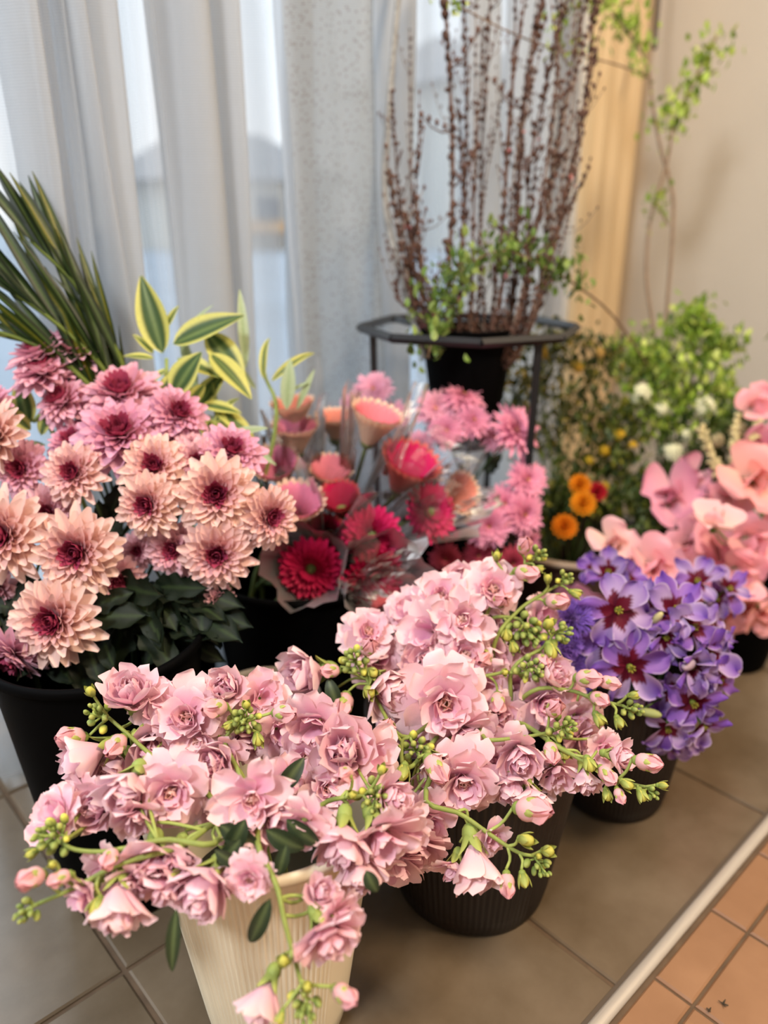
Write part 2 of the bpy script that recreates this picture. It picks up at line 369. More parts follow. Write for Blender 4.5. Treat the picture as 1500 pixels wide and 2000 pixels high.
curtain([(572, 712, 3, .035)], 'sheer_curtain', 'greyer sheer curtain with a speckled sequin surface, left of the bare branches', M_sheer2, yb=0.838)
curtain([(712, 728, 'gap', 0), (728, 782, 4, .03), (782, 815, 'gap', .0), (815, 850, 'sheer', .01), (850, 900, 1, .02), (900, 945, 4, .03), (945, 975, 'sheer', 0), (975, 1060, 3, .025), (1060, 1130, 1, .02)],
        'sheer_curtain', 'white sheer curtain hanging behind the bare branches', M_sheer)
def drape():
    xa = plane_y(1128, 300, .86)[0]; xb = plane_y(1236, 300, .86)[0]; n = 60; V = []; zs = np.linspace(0.01, 2.2, 12)
    for z in zs:
        for i in range(n):
            u = i/(n-1); V.append((xa+(xb-xa)*u+0.004*math.sin(z*3+i*.3), 0.872-0.02*abs(math.sin(u*math.pi*3.5))-0.006*math.sin(u*23+z), z))
    mb = MB(); mb.add(V, grid_faces(len(zs), n)); tag(put('drape', mb.mesh('drape', [M_drape])), 'cream drape gathered in narrow folds beside the right wall', 'curtain')
drape()
mb = MB(); c0 = plane_y(1292, -60, 0.86); c0 = P(1291, -60, 1.3); c1 = P(1278, 95, 1.3); tube(mb, [c0+np.array([0, 0, .3]), c0, c1], 0.0045, 0.004, n=8, k=8)
tag(put('curtain_wand', mb.mesh('curtain_wand', [mat('dark_wand', (0.05, 0.035, 0.02), 0.5)])), 'dark slim curtain wand hanging near the right wall', 'curtain wand')
# dry scraps on the terracotta
for k, (px, py, r, lb) in enumerate([(1412, 1962, .004, 'small dry leaf scrap on a terracotta tile'), (1385, 1975, .0025, 'tiny dark crumb beside the leaf scrap on the terracotta')]):
    c = floor_at(px, py); mb = MB()
    for j in range(5):
        a = rng.uniform(0, 6.28); tube(mb, [c+np.array([0, 0, .001]), c+np.array([math.cos(a)*r, math.sin(a)*r, .0015+.001*rng.random()])], .0009, .0003, n=3, k=4)
    tag(put('leaf_scrap', mb.mesh('leaf_scrap', [M_debris])), lb, 'debris')

# ------------------------------------------------------------------ buckets
def bucket(name, c, rb, rt, h, m, label, ribs=0, amp=0.0, lip=0.004, rimmat=None, ribsector=None, lipw=0.004):
    t = thing(name, (c[0], c[1], 0), label, 'bucket')
    mb = MB(); prof = [(0.001, 0.0015), (rb*.93, 0.0005), (rb, 0.004)]
    for i in range(1, 9):
        u = i/9; prof.append((rb+(rt-rb)*u, h*u))
    prof += [(rt*.995, h-.012), (rt, h-.004)]
    n = 360 if ribs else 72
    def rib(a, i, z):
        if not ribs or i < 3 or i > 10: return 0
        wgt = 1.0
        if ribsector:
            d = abs((a-ribsector[0]+math.pi) % (2*math.pi)-math.pi); wgt = 1.0 if d < ribsector[1] else 0.0
        return amp*wgt*(math.cos(a*ribs))
    lathe(mb, prof, n, rib=rib)
    inner = [(rt-.002, h-.004), (rt-.004, h-.015), (rb+(rt-rb)*.6, h*.6), (rb*.95, .02), (0.001, .02)]
    lathe(mb, inner, 72)
    put('body', mb.mesh('body', [m]), t)
    mb = MB(); lathe(mb, [(rt-.0025, h-.005), (rt-.001, h), (rt+lipw*.5, h+.0005), (rt+lipw, h-.002), (rt+lipw, h-.007), (rt+lipw*.4, h-.008)], 96)
    put('rim', mb.mesh('rim', [rimmat or m]), t)
    mb = MB(); lathe(mb, [(0.0005, h*.55), (rb+(rt-rb)*.52, h*.55)], 48); put('water', mb.mesh('water', [M_water]), t)
    for v in t.children: v.matrix_basis = Matrix.Identity(4)
    return t
cW = floor_at(545, 1960); cS = floor_at(918, 1712); cM = floor_at(258, 1705); cG = floor_at(600, 1450); cP = floor_at(1190, 1540); cT = floor_at(1425, 1285)
angC = math.atan2(-cW[1], -cW[0])
bucket('flower_bucket', cW, .055, .084, .22, M_white, 'cream ribbed bucket holding pink stock in the front', 110, .011, ribsector=(angC-0.25, 0.85))
bucket('flower_bucket', cS, .072, .1, .2, M_brown, 'dark brown ribbed bucket of pink stock standing right of the cream bucket', 90, .009)
bucket('flower_bucket', cM, .06, .090, .272, M_black, 'black bucket at the left holding peach chrysanthemums')
bucket('flower_bucket', cG, .075, .105, .25, M_black, 'black bucket holding the gerberas in plastic sleeves')
bucket('flower_bucket', cP, .058, .08, .18, M_brown, 'brown ribbed bucket under the purple flowers', 80, .009)
bucket('flower_bucket', cT, .048, .07, .17, M_black, 'small black bucket at the right edge under the sweet peas')
bucket('flower_bucket', (0.33, .52), .038, .05, .2, M_taupe, 'narrow taupe bucket between the cream and black buckets', lipw=.003)
cB = floor_at(1098, 1262)
bucket('planter', cB, .085, .115, .19, M_planter, 'wide reddish brown planter with a tan rim behind the purple flowers', rimmat=M_tan, lipw=.008)
cN = P(1320, 1000, 1.3); cN = np.array([cN[0], cN[1], 0])
bucket('flower_bucket', cN, .06, .085, .2, M_black, 'black bucket in the corner holding the tall green leafy branches')
cD = np.array([0.42, 0.775, 0]); 

# ------------------------------------------------------------------ petals
def shape_obov(u): return np.clip(0.18+1.05*u**0.75, 0, 1.05)*np.sqrt(np.clip(1-u**5, 0, 1))
def shape_lance(u): return np.sin(np.pi*np.clip(u, 0, 1)**0.85)**0.8*0.95+0.05*(1-u)
def shape_strap(u): return np.clip(0.35+1.1*u, 0, 1)*np.clip((1-u**5), 0, 1)**0.5
def petal(nu, nv, L, W, elev, curl, cup=0.0, ruf=0.0, shp=shape_obov, r0=0.0, az=0.0, z0=0.0, notch=0.0, r=rng, twist=0.0):
    u = np.linspace(0, 1, nu); v = np.linspace(-1, 1, nv)
    th = elev+curl*u**1.3
    dy = np.cos(th)*L/(nu-1); dz = np.sin(th)*L/(nu-1)
    y = np.concatenate([[0], np.cumsum((dy[1:]+dy[:-1])/2)]); z = np.concatenate([[0], np.cumsum((dz[1:]+dz[:-1])/2)])
    ph = r.uniform(0, 6.28, 3)
    U, Vv = np.meshgrid(u, v, indexing='ij'); w_ = shp(u*0.985)[:, None]*W/2
    X = Vv*w_
    edge = 1+0.04*np.sin(Vv*3.5+ph[0])*U**4*(ruf > 0)-notch*np.exp(-(Vv/0.35)**2)*U**6
    Y = y[:, None]*edge; Z = z[:, None]*edge
    nrm = cup*(Vv**2)*w_*1.0 + ruf*L*(U**1.6)*(np.sin(Vv*2.8+ph[1])*.7+np.sin(Vv*6+ph[2])*.25*U)
    TH = th[:, None]+0*Vv
    Y = Y-np.sin(TH)*nrm; Z = Z+np.cos(TH)*nrm
    Z = Z+twist*X
    Y = Y+r0; Z = Z+z0
    c, s = math.cos(az), math.sin(az)
    Vt = np.stack([X*c-Y*s, X*s+Y*c, Z], -1).reshape(-1, 3)
    return Vt, grid_faces(nu, nv), U.ravel(), Vv.ravel()
def mixc(a, b, t): t = np.clip(t, 0, 1)[:, None]; return np.asarray(a)*(1-t)+np.asarray(b)*t
# ---- stock (matthiola)
SP1, SP2, SP3 = lin(250, 204, 214), lin(253, 220, 219), lin(240, 166, 204)
CREAM, GRN, YGRN = lin(250, 228, 200), lin(150, 165, 85), lin(208, 205, 90)
def sepals(mb, n, L, W, elev, z0, col1, col2, curl=-.2, mat_=1, r0=.06):
    for k in range(n):
        V, F, U, W_ = petal(6, 5, L, W, elev, curl, cup=.5, shp=shape_lance, r0=r0, az=2*math.pi*k/n+.3, z0=z0)
        mb.add(V, F, mat_, mixc(col1, col2, U**2))
def stock_mesh(kind, seed):
    r = np.random.default_rng(seed); mb = MB(); tone = r.uniform(0, 1)
    A = SP1*(1-tone)+SP2*tone; B = SP3
    def lay(n, L, W, e, cu, cup, ruf, r0, z0, az0, inner=0.0, nu=9, nv=9, core=False):
        for k in range(n):
            a = az0+2*math.pi*(k+r.uniform(-.22, .22))/n
            V, F, U, Wv = petal(nu, nv, L*r.uniform(.82, 1.08), W*r.uniform(.85, 1.12), e+r.uniform(-.18, .18), cu+r.uniform(-.3, .3), cup*r.uniform(.4, 1.3), ruf*r.uniform(.7, 1.6), r0=r0, az=a, z0=z0, notch=r.uniform(0, .18), r=r, twist=r.uniform(-.25, .25))
            c = mixc(A, B, ((1-U)*0.75+inner*1.1)*r.uniform(.4, 1.1)); c = c+(CREAM-c)*(np.clip(.35-U, 0, 1)*1.6)[:, None]*.6
            edge = np.clip(np.abs(Wv)-.8, 0, 1)*1.5+np.clip(U-.9, 0, 1)*4; c = c+(lin(252, 222, 222)-c)*np.clip(edge, 0, .5)[:, None]
            if core: c = mixc(lin(246, 226, 180), lin(244, 198, 190), U)
            mb.add(V, F, 0, c)
    if kind == 'open':
        lay(6, 1.0, .98, .12, -.25, .12, .07, .03, 0, 0)
        lay(5, .93, .9, .42, -.2, .2, .08, .03, .05, .6)
        lay(6, .76, .74, .72, .1, .35, .08, .03, .09, .2, .2)
        lay(5, .55, .58, 1.0, .3, .5, .07, .03, .12, .9, .35)
        lay(5, .36, .36, 1.2, .7, .7, .05, .02, .13, .4, .1, core=True)
    elif kind == 'star':       # flatter, with cream centre petals folded in
        lay(6, 1.0, .7, .05, .2, .5, .1, .05, 0, 0)
        lay(6, .85, .55, .5, .4, .6, .09, .04, .05, .5, .2)
        lay(5, .55, .42, .85, .8, .7, .07, .04, .08, .1, .2)
        lay(6, .38, .32, 1.0, 1.1, .7, .04, .03, .1, .2, core=True)
    elif kind == 'half':
        lay(6, 1.25, 1.0, .78, .15, .5, .06, .08, 0, 0)
        lay(6, 1.2, .95, 1.02, .35, .6, .06, .06, 0, .5, .15)
        lay(6, 1.1, .8, 1.2, .6, .7, .06, .05, .05, .2, .35)
        lay(4, .9, .6, 1.35, .6, .8, .05, .03, .1, .2, .5)
    elif kind == 'skirt':      # seen from behind: petals flare widely out of the calyx
        lay(6, 1.15, 1.05, .55, -.5, .1, .08, .1, .1, 0)
        lay(6, 1.1, .95, .8, -.3, .2, .08, .08, .1, .5, .1)
        lay(6, .9, .7, 1.1, .0, .4, .08, .05, .1, .2, .4)
    # calyx under the petals (z<0 at the base)
    me = mb.mesh('blossom', [M_petal])
    cb = MB(); k = 1.0 if kind in ('half', 'skirt') else .7
    ball(cb, (0, 0, -.28*k), .24*k, sz=1.25, n=10, m=6, mat=0, col=GRN, groove=.12)
    for q in range(4):
        V, F, U, Wv = petal(7, 5, .82*k, .34*k, 1.25, -.25, cup=.6, shp=shape_lance, r0=.12*k, az=math.pi*q/2+.3, z0=-.5*k)
        cb.add(V, F, 0, mixc(lin(120, 140, 65), lin(176, 182, 96), U))
    return me, cb.mesh('calyx', [M_green])
STOCK = {k: [stock_mesh(k, 100*i+len(k)) for i in range(n)] for k, n in (('open', 4), ('star', 2), ('half', 4), ('skirt', 3))}
def bud_mesh(seed, pink=True):
    r = np.random.default_rng(seed); mb = MB()
    if pink:
        for k in range(5):
            V, F, U, W = petal(9, 7, 2.1, 1.55, 1.15, .95, cup=.75, ruf=.02, r0=.12, az=2*math.pi*k/5, z0=-.1, r=r, shp=shape_obov)
            mb.add(V, F, 0, mixc(lin(244, 212, 184), lin(244, 182, 188), U*1.3))
        ball(mb, (0, 0, .62), .66, sz=1.12, n=12, m=8, col=lin(244, 188, 188), groove=.12, ng=5)
    else:
        ball(mb, (0, 0, .6), .55, sz=1.3, n=12, m=8, col=lin(205, 200, 95), groove=.15, ng=4)
    me = mb.mesh('bud', [M_petal]); cb = MB()
    ball(cb, (0, 0, 0), .38, sz=1.0, n=10, m=6, col=lin(135, 152, 72))
    for q in range(4):
        V, F, U, W = petal(8, 5, 1.45 if pink else 1.6, .72, 1.0, .75, cup=.5, shp=shape_lance, r0=.28, az=math.pi*q/2+r.uniform(0, .3), z0=-.15)
        cb.add(V, F, 0, mixc(lin(112, 132, 58), lin(182, 186, 98), U))
    return me, cb.mesh('calyx', [M_green])
BUDP = [bud_mesh(11, True), bud_mesh(12, True)]; BUDG = [bud_mesh(13, False), bud_mesh(14, False)]
def small_bud(seed, tip):
    mb = MB(); ball(mb, (0, 0, .5), .5, sz=1.35, n=10, m=7, col=(1, 1, 1), groove=.22, ng=4)
    V = mb.V[0]; t = np.clip((V[:, 2]+.1)/1.2, 0, 1); mb.C = [mixc(lin(112, 132, 62), tip, t**1.6)]
    return mb.mesh('bud', [M_green])
SBUD = [small_bud(1, lin(160, 172, 92)), small_bud(2, lin(178, 182, 96)), small_bud(3, lin(224, 216, 96))]
def slender_leaf(L, W, c1, c2, curl=-.5, name='leaf', m=None, nu=10):
    mb = MB(); V, F, U, Wv = petal(nu, 5, L, W, 0, curl, cup=.3, shp=shape_lance); V = V.copy()
    mb.add(V, F, 0, mixc(c1, c2, np.exp(-(Wv/.2)**2))); return mb.mesh(name, [m or M_leaf])
LEAF_ST = slender_leaf(1, .24, lin(52, 66, 42), lin(96, 112, 70))
LEAF_ST2 = slender_leaf(1, .3, lin(44, 58, 36), lin(86, 100, 62), -.9)
sr = random.Random(5)
def stock_stem(label, group, root, path, blossoms, buds, cluster, leaves=(), sw=.002):
    """path: (px,py,z) points; blossoms: (px,py,r_px,fx,fy,kind[,dz]); buds: (px,py,r_px,fx,fy,kind); cluster: (px,py,spread_px,n,elong dx,dy)"""
    t = thing('stock_stem', root, label, 'flower', group)
    def zz(py, z): return float(np.interp(py, [1330, 1450, 1550, 1650, 1750, 1850, 1980], [.575, .555, .52, .478, .458, .45, .44])) if group == GW else float(np.interp(py, [1080, 1200, 1350, 1450, 1550, 1650, 1720], [.69, .675, .64, .60, .565, .548, .54]))
    path = [(a, b, zz(b, c)) for a, b, c in path]; leaves = [(a, b, c, d, zz((b+d)/2, e)-.004, f) for a, b, c, d, e, f in leaves]
    cc, hh, rr_ = (cW, .20, .04) if group == GW else (cS, .19, .04)
    if len(path) >= 3 and (group == GS or path[1][1] <= path[0][1]+20): path = path[1:]
    p0 = P(*path[0]); dv = (p0-cc)[:2]; dl = np.linalg.norm(dv); mouth = np.array([cc[0]+dv[0]/dl*min(dl, rr_), cc[1]+dv[1]/dl*min(dl, rr_), hh+.012])
    W = [np.array(root), mouth]+[P(*p) for p in path]
    mb = MB(); C = tube(mb, W, sw*1.15, sw*.6, n=26, k=8, col=lin(142, 154, 78))
    stem_mb = mb
    def join(pos, dirv, r):
        # pedicel from the stem to the base of a flower
        base = pos-dirv*r
        d = np.linalg.norm(C-base, axis=1); i = int(np.argmin(d)); i = max(1, i-1)
        if d[i] > .07: return
        mid = (C[i]+base)/2+(C[min(i+2, len(C)-1)]-C[i])*.3-dirv*r*.3
        tube(stem_mb, [C[i], mid, base], .0012, .0011, n=6, k=6, col=lin(164, 176, 92))
    Z = [p[2] for p in path]
    def zat(px, py):
        b = min(path, key=lambda p: (p[0]-px)**2+(p[1]-py)**2); return b[2]
    for b in blossoms:
        px, py, rp, fx, fy, kd = b[:6]; dz = b[6] if len(b) > 6 else 0
        z = (zat(px, py)+zz(py, 0))/2+dz*(1 if py < 1600 else .4); r = rp*z/FPX*1.06; d = look(fx, fy); pos = P(px, py, z)
        s = {'open': 1.0, 'star': 1.0, 'half': 1.05, 'skirt': 1.0}[kd]
        off = {'open': .25, 'star': .15, 'half': .55, 'skirt': .45}[kd]
        me, ca = sr.choice(STOCK[kd]); o = put('blossom', me, t, frame(pos-d*r*off, d, sr.uniform(0, 6.28), r*s)); sub('calyx', ca, o)
        join(pos-d*r*off, d, r*(.75 if kd in ('half', 'skirt') else .5))
    for b in buds:
        px, py, rp, fx, fy, kd = b[:6]; z = zat(px, py)-.008; r = rp*z/FPX*.95; d = look(fx, fy); pos = P(px, py, z)
        me, ca = sr.choice(BUDP if kd == 'p' else BUDG); o = put('bud', me, t, frame(pos-d*r*.45, d, sr.uniform(0, 6.28), r*(1.0 if kd == 'p' else 1.05))); sub('calyx', ca, o)
        join(pos-d*r*.45, d, r*.35)
    if cluster:
        px, py, sp, n, ex, ey = cluster; z = path[-1][2]-.004; c = P(px, py, z); ax = look(ex, ey); 
        for i in range(n):
            u = (i+.5)/n; a = i*2.4; rr = (sp*z/FPX)*(0.25+.75*math.sqrt(1-u))*.9
            x = np.cross(ax, [0, 0, 1.0]); x /= np.linalg.norm(x); y = np.cross(ax, x)
            off = (x*math.cos(a)+y*math.sin(a))*rr*(.85 if u < .9 else .2)+ax*(sp*z/FPX)*(u-.4)*1.9
            d = off/np.linalg.norm(off)*.7+ax*.8
            sz = (6.5+7.5*(1-u)**.8+sr.uniform(-1, 1.5))*z/FPX*1.25*(sp/34)**.4
            me = SBUD[2] if (u < .3 and sr.random() < .5) else SBUD[sr.choice((0, 1))]
            put('bud', me, t, frame(c+off-d*sz*.4, d, 0, sz))
            if i % 2 == 0: tube(stem_mb, [c+ax*(sp*z/FPX)*(u-.9)*.8, c+off-d*sz*.3], .0009, .0008, n=3, k=5, col=lin(150, 166, 84))
        tube(stem_mb, [C[-1], c-ax*sp*z/FPX*.3, c+ax*sp*z/FPX*.5], sw*.65, .0008, n=6, k=6, col=lin(150, 166, 84))
    for (px, py, tx, ty, z, wv) in leaves:
        a = P(px, py, z); b = P(tx, ty, z-.004); L = np.linalg.norm(b-a); dy = (b-a)/L; up = -FWD-dy*(-FWD@dy); up /= np.linalg.norm(up); x = np.cross(dy, up)
        M = Matrix.Identity(4)
        for i in range(3): M[i][0] = x[i]*L*wv; M[i][1] = dy[i]*L*1.08; M[i][2] = up[i]*L; M[i][3] = a[i]
        put('leaf', LEAF_ST2 if wv > 1 else LEAF_ST, t, M)
    put('stem', stem_mb.mesh('stem', [M_green]), t)
    return t
rW = np.array([cW[0], cW[1], .03]); rS = np.array([cS[0], cS[1], .03])
def rt_(c, dx, dy): return c+np.array([dx, dy, 0])
GW = 'pink stock in the cream bucket'; GS = 'pink stock in the dark ribbed bucket'
mw_ = (500, 1600, .575)
stock_stem('pink stock stem whose yellow-green bud tip is highest, upper left of the cream bucket', GW, rt_(rW, -.01, .01), [(470, 1640, .56), (400, 1545, .565), (312, 1488, .56), (245, 1430, .555), (205, 1395, .55)],
    [(255, 1352, 62, .05, -.75, 'half'), (168, 1478, 66, -.75, .3, 'half'), (365, 1400, 84, .0, -.25, 'open', .012), (305, 1385, 50, -.3, 0, 'skirt', .01), (300, 1460, 62, .2, .1, 'half', .02), (220, 1500, 55, -.2, .3, 'half', .02)],
    [(150, 1440, 32, -.6, -.2, 'p'), (232, 1450, 30, -.2, .3, 'p'), (178, 1352, 17, -.1, -.7, 'g')], (192, 1398, 30, 12, -.45, -.5))
stock_stem('pink stock stem reaching far left with a round green bud head at its tip', GW, rt_(rW, -.02, 0), [(520, 1660, .55), (410, 1650, .54), (320, 1640, .53), (220, 1662, .525), (150, 1660, .52), (110, 1640, .52)],
    [(110, 1592, 60, -.5, -.5, 'skirt', .01), (190, 1575, 58, -.2, -.3, 'half', .02), (250, 1540, 62, -.1, .45, 'half'), (335, 1545, 80, .15, .05, 'open', .01), (160, 1560, 50, -.4, .2, 'open', .03), (268, 1600, 52, .2, .6, 'skirt', .02)],
    [(218, 1672, 27, -.1, .15, 'p'), (65, 1665, 17, -.7, .2, 'g')], (102, 1632, 38, 20, -.5, -.25))
stock_stem('lowest left pink stock stem, small green buds at its tip over the grey tiles', GW, rt_(rW, -.03, -.01), [(480, 1690, .54), (350, 1655, .53), (230, 1690, .52), (150, 1732, .515), (75, 1765, .51)],
    [(228, 1768, 68, .1, .75, 'half'), (160, 1748, 50, -.6, .4, 'skirt', .01), (300, 1690, 72, .15, .6, 'skirt', .01), (395, 1735, 72, -.35, .45, 'half', -.005), (330, 1735, 62, -.2, .7, 'skirt', .012), (255, 1720, 60, 0, .5, 'open', .02), (345, 1672, 52, .0, .3, 'half', .02), (432, 1712, 44, .1, .5, 'half', .02), (210, 1700, 48, -.3, .3, 'skirt', .03)],
    [(70, 1712, 32, -.4, -.1, 'p'), (125, 1712, 24, -.7, .1, 'p'), (190, 1768, 27, .0, .35, 'g'), (105, 1688, 14, -.2, -.4, 'g')], (52, 1778, 24, 11, -.55, .3),
    leaves=[(345, 1775, 330, 1905, .53, 1.0)])
stock_stem('pink stock stem with a flat green bud rosette behind the cream bucket rim', GW, rt_(rW, 0, .02), [(520, 1620, .58), (470, 1520, .585), (440, 1450, .58), (462, 1415, .57)],
    [(442, 1345, 52, -.1, -.4, 'half', .01), (512, 1362, 52, .4, -.3, 'skirt', .02), (385, 1445, 66, .1, .1, 'star', .01), (432, 1478, 48, .1, .1, 'half'), (545, 1430, 52, .4, .1, 'skirt', .02), (480, 1450, 45, .2, .3, 'half', .02), (375, 1500, 50, 0, .2, 'open', .02)],
    [(428, 1382, 30, -.6, -.1, 'p'), (548, 1393, 29, .8, -.1, 'p'), (503, 1442, 20, .3, .6, 'g'), (448, 1415, 15, -.6, .4, 'g'), (482, 1378, 14, .1, -.6, 'g')], (480, 1405, 32, 17, .05, -.12))
stock_stem('pink stock stem with the wide star blossom and cream heart above the cream bucket', GW, rt_(rW, .01, .0), [(530, 1680, .55), (510, 1610, .555), (498, 1570, .55)],
    [(492, 1555, 84, .05, .0, 'star', -.012), (425, 1560, 55, -.1, .2, 'skirt', .02), (545, 1600, 60, .4, .2, 'half', .015), (420, 1490, 52, -.2, -.1, 'half', .01), (480, 1650, 55, 0, .5, 'half', .02), (565, 1530, 55, .3, 0, 'skirt', .03)], [], None,
    leaves=[(545, 1545, 590, 1490, .55, 1.6), (470, 1640, 420, 1700, .55, 1.6), (420, 1660, 470, 1700, .56, 1.5), (560, 1650, 540, 1720, .555, 1.4), (430, 1610, 500, 1665, .56, 1.7), (520, 1620, 590, 1670, .56, 1.7), (480, 1600, 440, 1680, .56, 1.6), (560, 1600, 620, 1660, .57, 1.6)])
stock_stem('pink stock stem bending right with a yellow-tipped bud head over the cream bucket rim', GW, rt_(rW, .02, .01), [(560, 1690, .55), (585, 1610, .54), (640, 1565, .53), (700, 1555, .525), (728, 1540, .52)],
    [(672, 1468, 78, -.05, -.35, 'half', .02), (668, 1650, 66, -.05, .75, 'half', -.005), (745, 1640, 74, .35, .6, 'skirt', .0), (590, 1612, 62, -.3, .4, 'open', .0), (765, 1558, 48, .6, .0, 'half'), (615, 1420, 66, -.25, .2, 'skirt', .03), (640, 1540, 60, .1, -.2, 'open', .03), (720, 1480, 60, .5, -.1, 'skirt', .03), (600, 1480, 62, -.2, -.1, 'open', .04), (700, 1700, 60, .2, .8, 'half', .015), (790, 1620, 55, .5, .3, 'skirt', .03)],
    [(676, 1512, 27, -.3, -.1, 'p'), (745, 1505, 17, .2, -.7, 'g'), (690, 1552, 15, -.3, -.3, 'g'), (745, 1620, 24, .3, .7, 'p')], (733, 1560, 38, 19, .15, .0),
    leaves=[(715, 1700, 735, 1748, .53, 2.2)])
stock_stem('drooping pink stock stem hanging down the front of the cream bucket', GW, rt_(rW, .0, -.03), [(505, 1655, .53), (540, 1730, .505), (556, 1800, .49), (580, 1890, .475), (592, 1930, .47)],
    [(642, 1830, 72, .5, .5, 'skirt'), (626, 1742, 40, .5, -.5, 'half', .01), (512, 1955, 58, -.35, .75, 'half'), (665, 1790, 45, .8, .0, 'skirt', .012), (488, 1715, 52, -.05, .05, 'open', .0)],
    [(665, 1938, 30, .75, .1, 'p'), (555, 1878, 21, -.1, -.6, 'g'), (548, 1985, 18, -.3, .7, 'g'), (600, 1925, 18, .1, -.2, 'g')], (598, 1965, 32, 14, .0, .6),
    leaves=[(528, 1755, 482, 1862, .50, 1.1)])
# dark ribbed bucket
mS = [(900, 1470, .66)]
stock_stem('pink stock stem left of the dark bucket, its bud rosette against the black bucket', GS, rt_(rS, -.03, 0), [(850, 1500, .64), (790, 1440, .635), (740, 1375, .63), (712, 1318, .62)],
    [(600, 1315, 64, -.7, .0, 'half'), (720, 1235, 60, .1, -.5, 'open', .02), (758, 1345, 62, .55, .3, 'half'), (740, 1290, 52, .2, -.3, 'skirt', .03), (625, 1395, 50, -.4, .6, 'skirt', .01)],
    [(672, 1370, 33, -.2, .5, 'p'), (652, 1310, 22, -.8, -.1, 'p'), (718, 1268, 26, .2, -.6, 'p'), (728, 1312, 18, .3, .2, 'g'), (720, 1350, 22, .3, .2, 'g')], (692, 1290, 30, 15, -.2, -.4),
    leaves=[(660, 1380, 640, 1330, .64, 1.8)])
stock_stem('pink stock stem with the largest fully open double blossom, dark bucket bunch', GS, rt_(rS, -.01, 0), [(910, 1480, .64), (890, 1420, .63), (875, 1380, .62)],
    [(868, 1372, 100, .1, .0, 'open', -.01), (905, 1280, 66, .2, -.3, 'open', .01), (940, 1340, 62, .3, 0, 'skirt', .02), (830, 1300, 55, -.2, -.3, 'half', .02), (910, 1440, 66, .2, .4, 'skirt', .01), (820, 1430, 55, -.3, .2, 'skirt', .03), (800, 1375, 50, -.4, 0, 'half', .03), (980, 1400, 55, .4, .1, 'open', .03)], [], None)
stock_stem('pink stock stem with a short yellow-green bud spike left of the big open blossom', GS, rt_(rS, -.04, -.01), [(840, 1530, .62), (800, 1500, .60), (785, 1450, .59), (800, 1440, .58)],
    [(860, 1540, 55, .1, .3, 'skirt', .02), (780, 1400, 45, -.2, -.3, 'skirt', .05), (835, 1600, 66, .1, .5, 'open', .01), (810, 1655, 66, .0, .65, 'skirt', .01), (850, 1490, 38, .4, .4, 'half')],
    [(757, 1422, 29, -.1, -.3, 'p'), (845, 1492, 34, .5, .5, 'p'), (788, 1505, 24, -.2, .7, 'g'), (765, 1458, 14, -.5, 0, 'g')], (815, 1468, 36, 18, .15, -.1))
stock_stem('pink stock stem whose tip rises highest of all, with pink buds at the top', GS, rt_(rS, .0, .04), [(920, 1420, .68), (930, 1280, .69), (965, 1165, .69), (1010, 1115, .69), (1045, 1092, .69)],
    [(962, 1150, 64, .1, -.25, 'open'), (862, 1165, 58, -.2, -.45, 'open', .0), (838, 1235, 62, -.5, -.1, 'skirt'), (902, 1210, 66, .0, -.1, 'star', -.01), (900, 1130, 40, 0, -.5, 'half', .02), (800, 1190, 48, -.4, -.4, 'skirt', .02), (940, 1225, 50, .2, .2, 'half', .02)],
    [(1022, 1070, 23, .1, -.6, 'p'), (1020, 1118, 27, .75, .1, 'p'), (970, 1088, 15, 0, -.8, 'g'), (975, 1172, 26, .2, -.2, 'p'), (1052, 1110, 12, .8, .2, 'g')], (1052, 1082, 18, 8, .5, -.3))
stock_stem('pink stock stem with a thin arched tip of green buds right of the highest one', GS, rt_(rS, .01, .03), [(940, 1400, .68), (965, 1260, .68), (1010, 1195, .68), (1060, 1160, .68), (1100, 1138, .675)],
    [(995, 1250, 50, .3, -.2, 'half', .02), (1060, 1200, 42, .5, -.1, 'skirt', .02)],
    [(1080, 1175, 27, .7, -.1, 'p'), (1070, 1132, 14, -.1, -.8, 'g'), (1122, 1158, 16, .8, .3, 'g')], (1105, 1128, 16, 8, .5, -.35))
stock_stem('pink stock stem with the longest dense green bud spike near the fluffy purple flowers', GS, rt_(rS, .0, .01), [(900, 1350, .66), (905, 1240, .655), (960, 1207, .65), (1010, 1208, .645), (1025, 1222, .64)],
    [(950, 1290, 56, .0, .0, 'half', .01), (1010, 1290, 50, .2, -.1, 'skirt', .02), (1050, 1245, 40, .4, .2, 'skirt', .03)],
    [(990, 1238, 20, -.1, .5, 'g'), (1003, 1262, 17, .1, .7, 'g'), (945, 1282, 30, -.3, .1, 'p')], (1030, 1232, 34, 22, .35, .5))
stock_stem('pink stock stem ending in two-tone bud pairs beside the fluffy purple flowers', GS, rt_(rS, .02, .01), [(950, 1400, .67), (1000, 1310, .665), (1060, 1265, .66), (1080, 1240, .655)],
    [(1010, 1340, 50, .2, -.1, 'skirt', .02)],
    [(1075, 1268, 24, .2, .7, 'g'), (1070, 1220, 20, .2, -.5, 'g'), (1060, 1288, 22, .0, .2, 'p')], (1092, 1236, 28, 15, .6, -.1))
stock_stem('pink stock stem with a compact level green bud head above the right cluster', GS, rt_(rS, .01, -.01), [(900, 1420, .64), (910, 1340, .635), (970, 1316, .63), (1020, 1315, .625)],
    [(1080, 1320, 46, .4, -.45, 'half', .0), (1062, 1372, 66, .2, .15, 'open', .01), (1000, 1370, 50, .1, .2, 'skirt', .03), (1105, 1360, 50, .5, .1, 'skirt', .03)],
    [(972, 1366, 26, -.1, .5, 'p'), (985, 1312, 13, .2, .0, 'g')], (1040, 1308, 28, 17, .25, -.1))
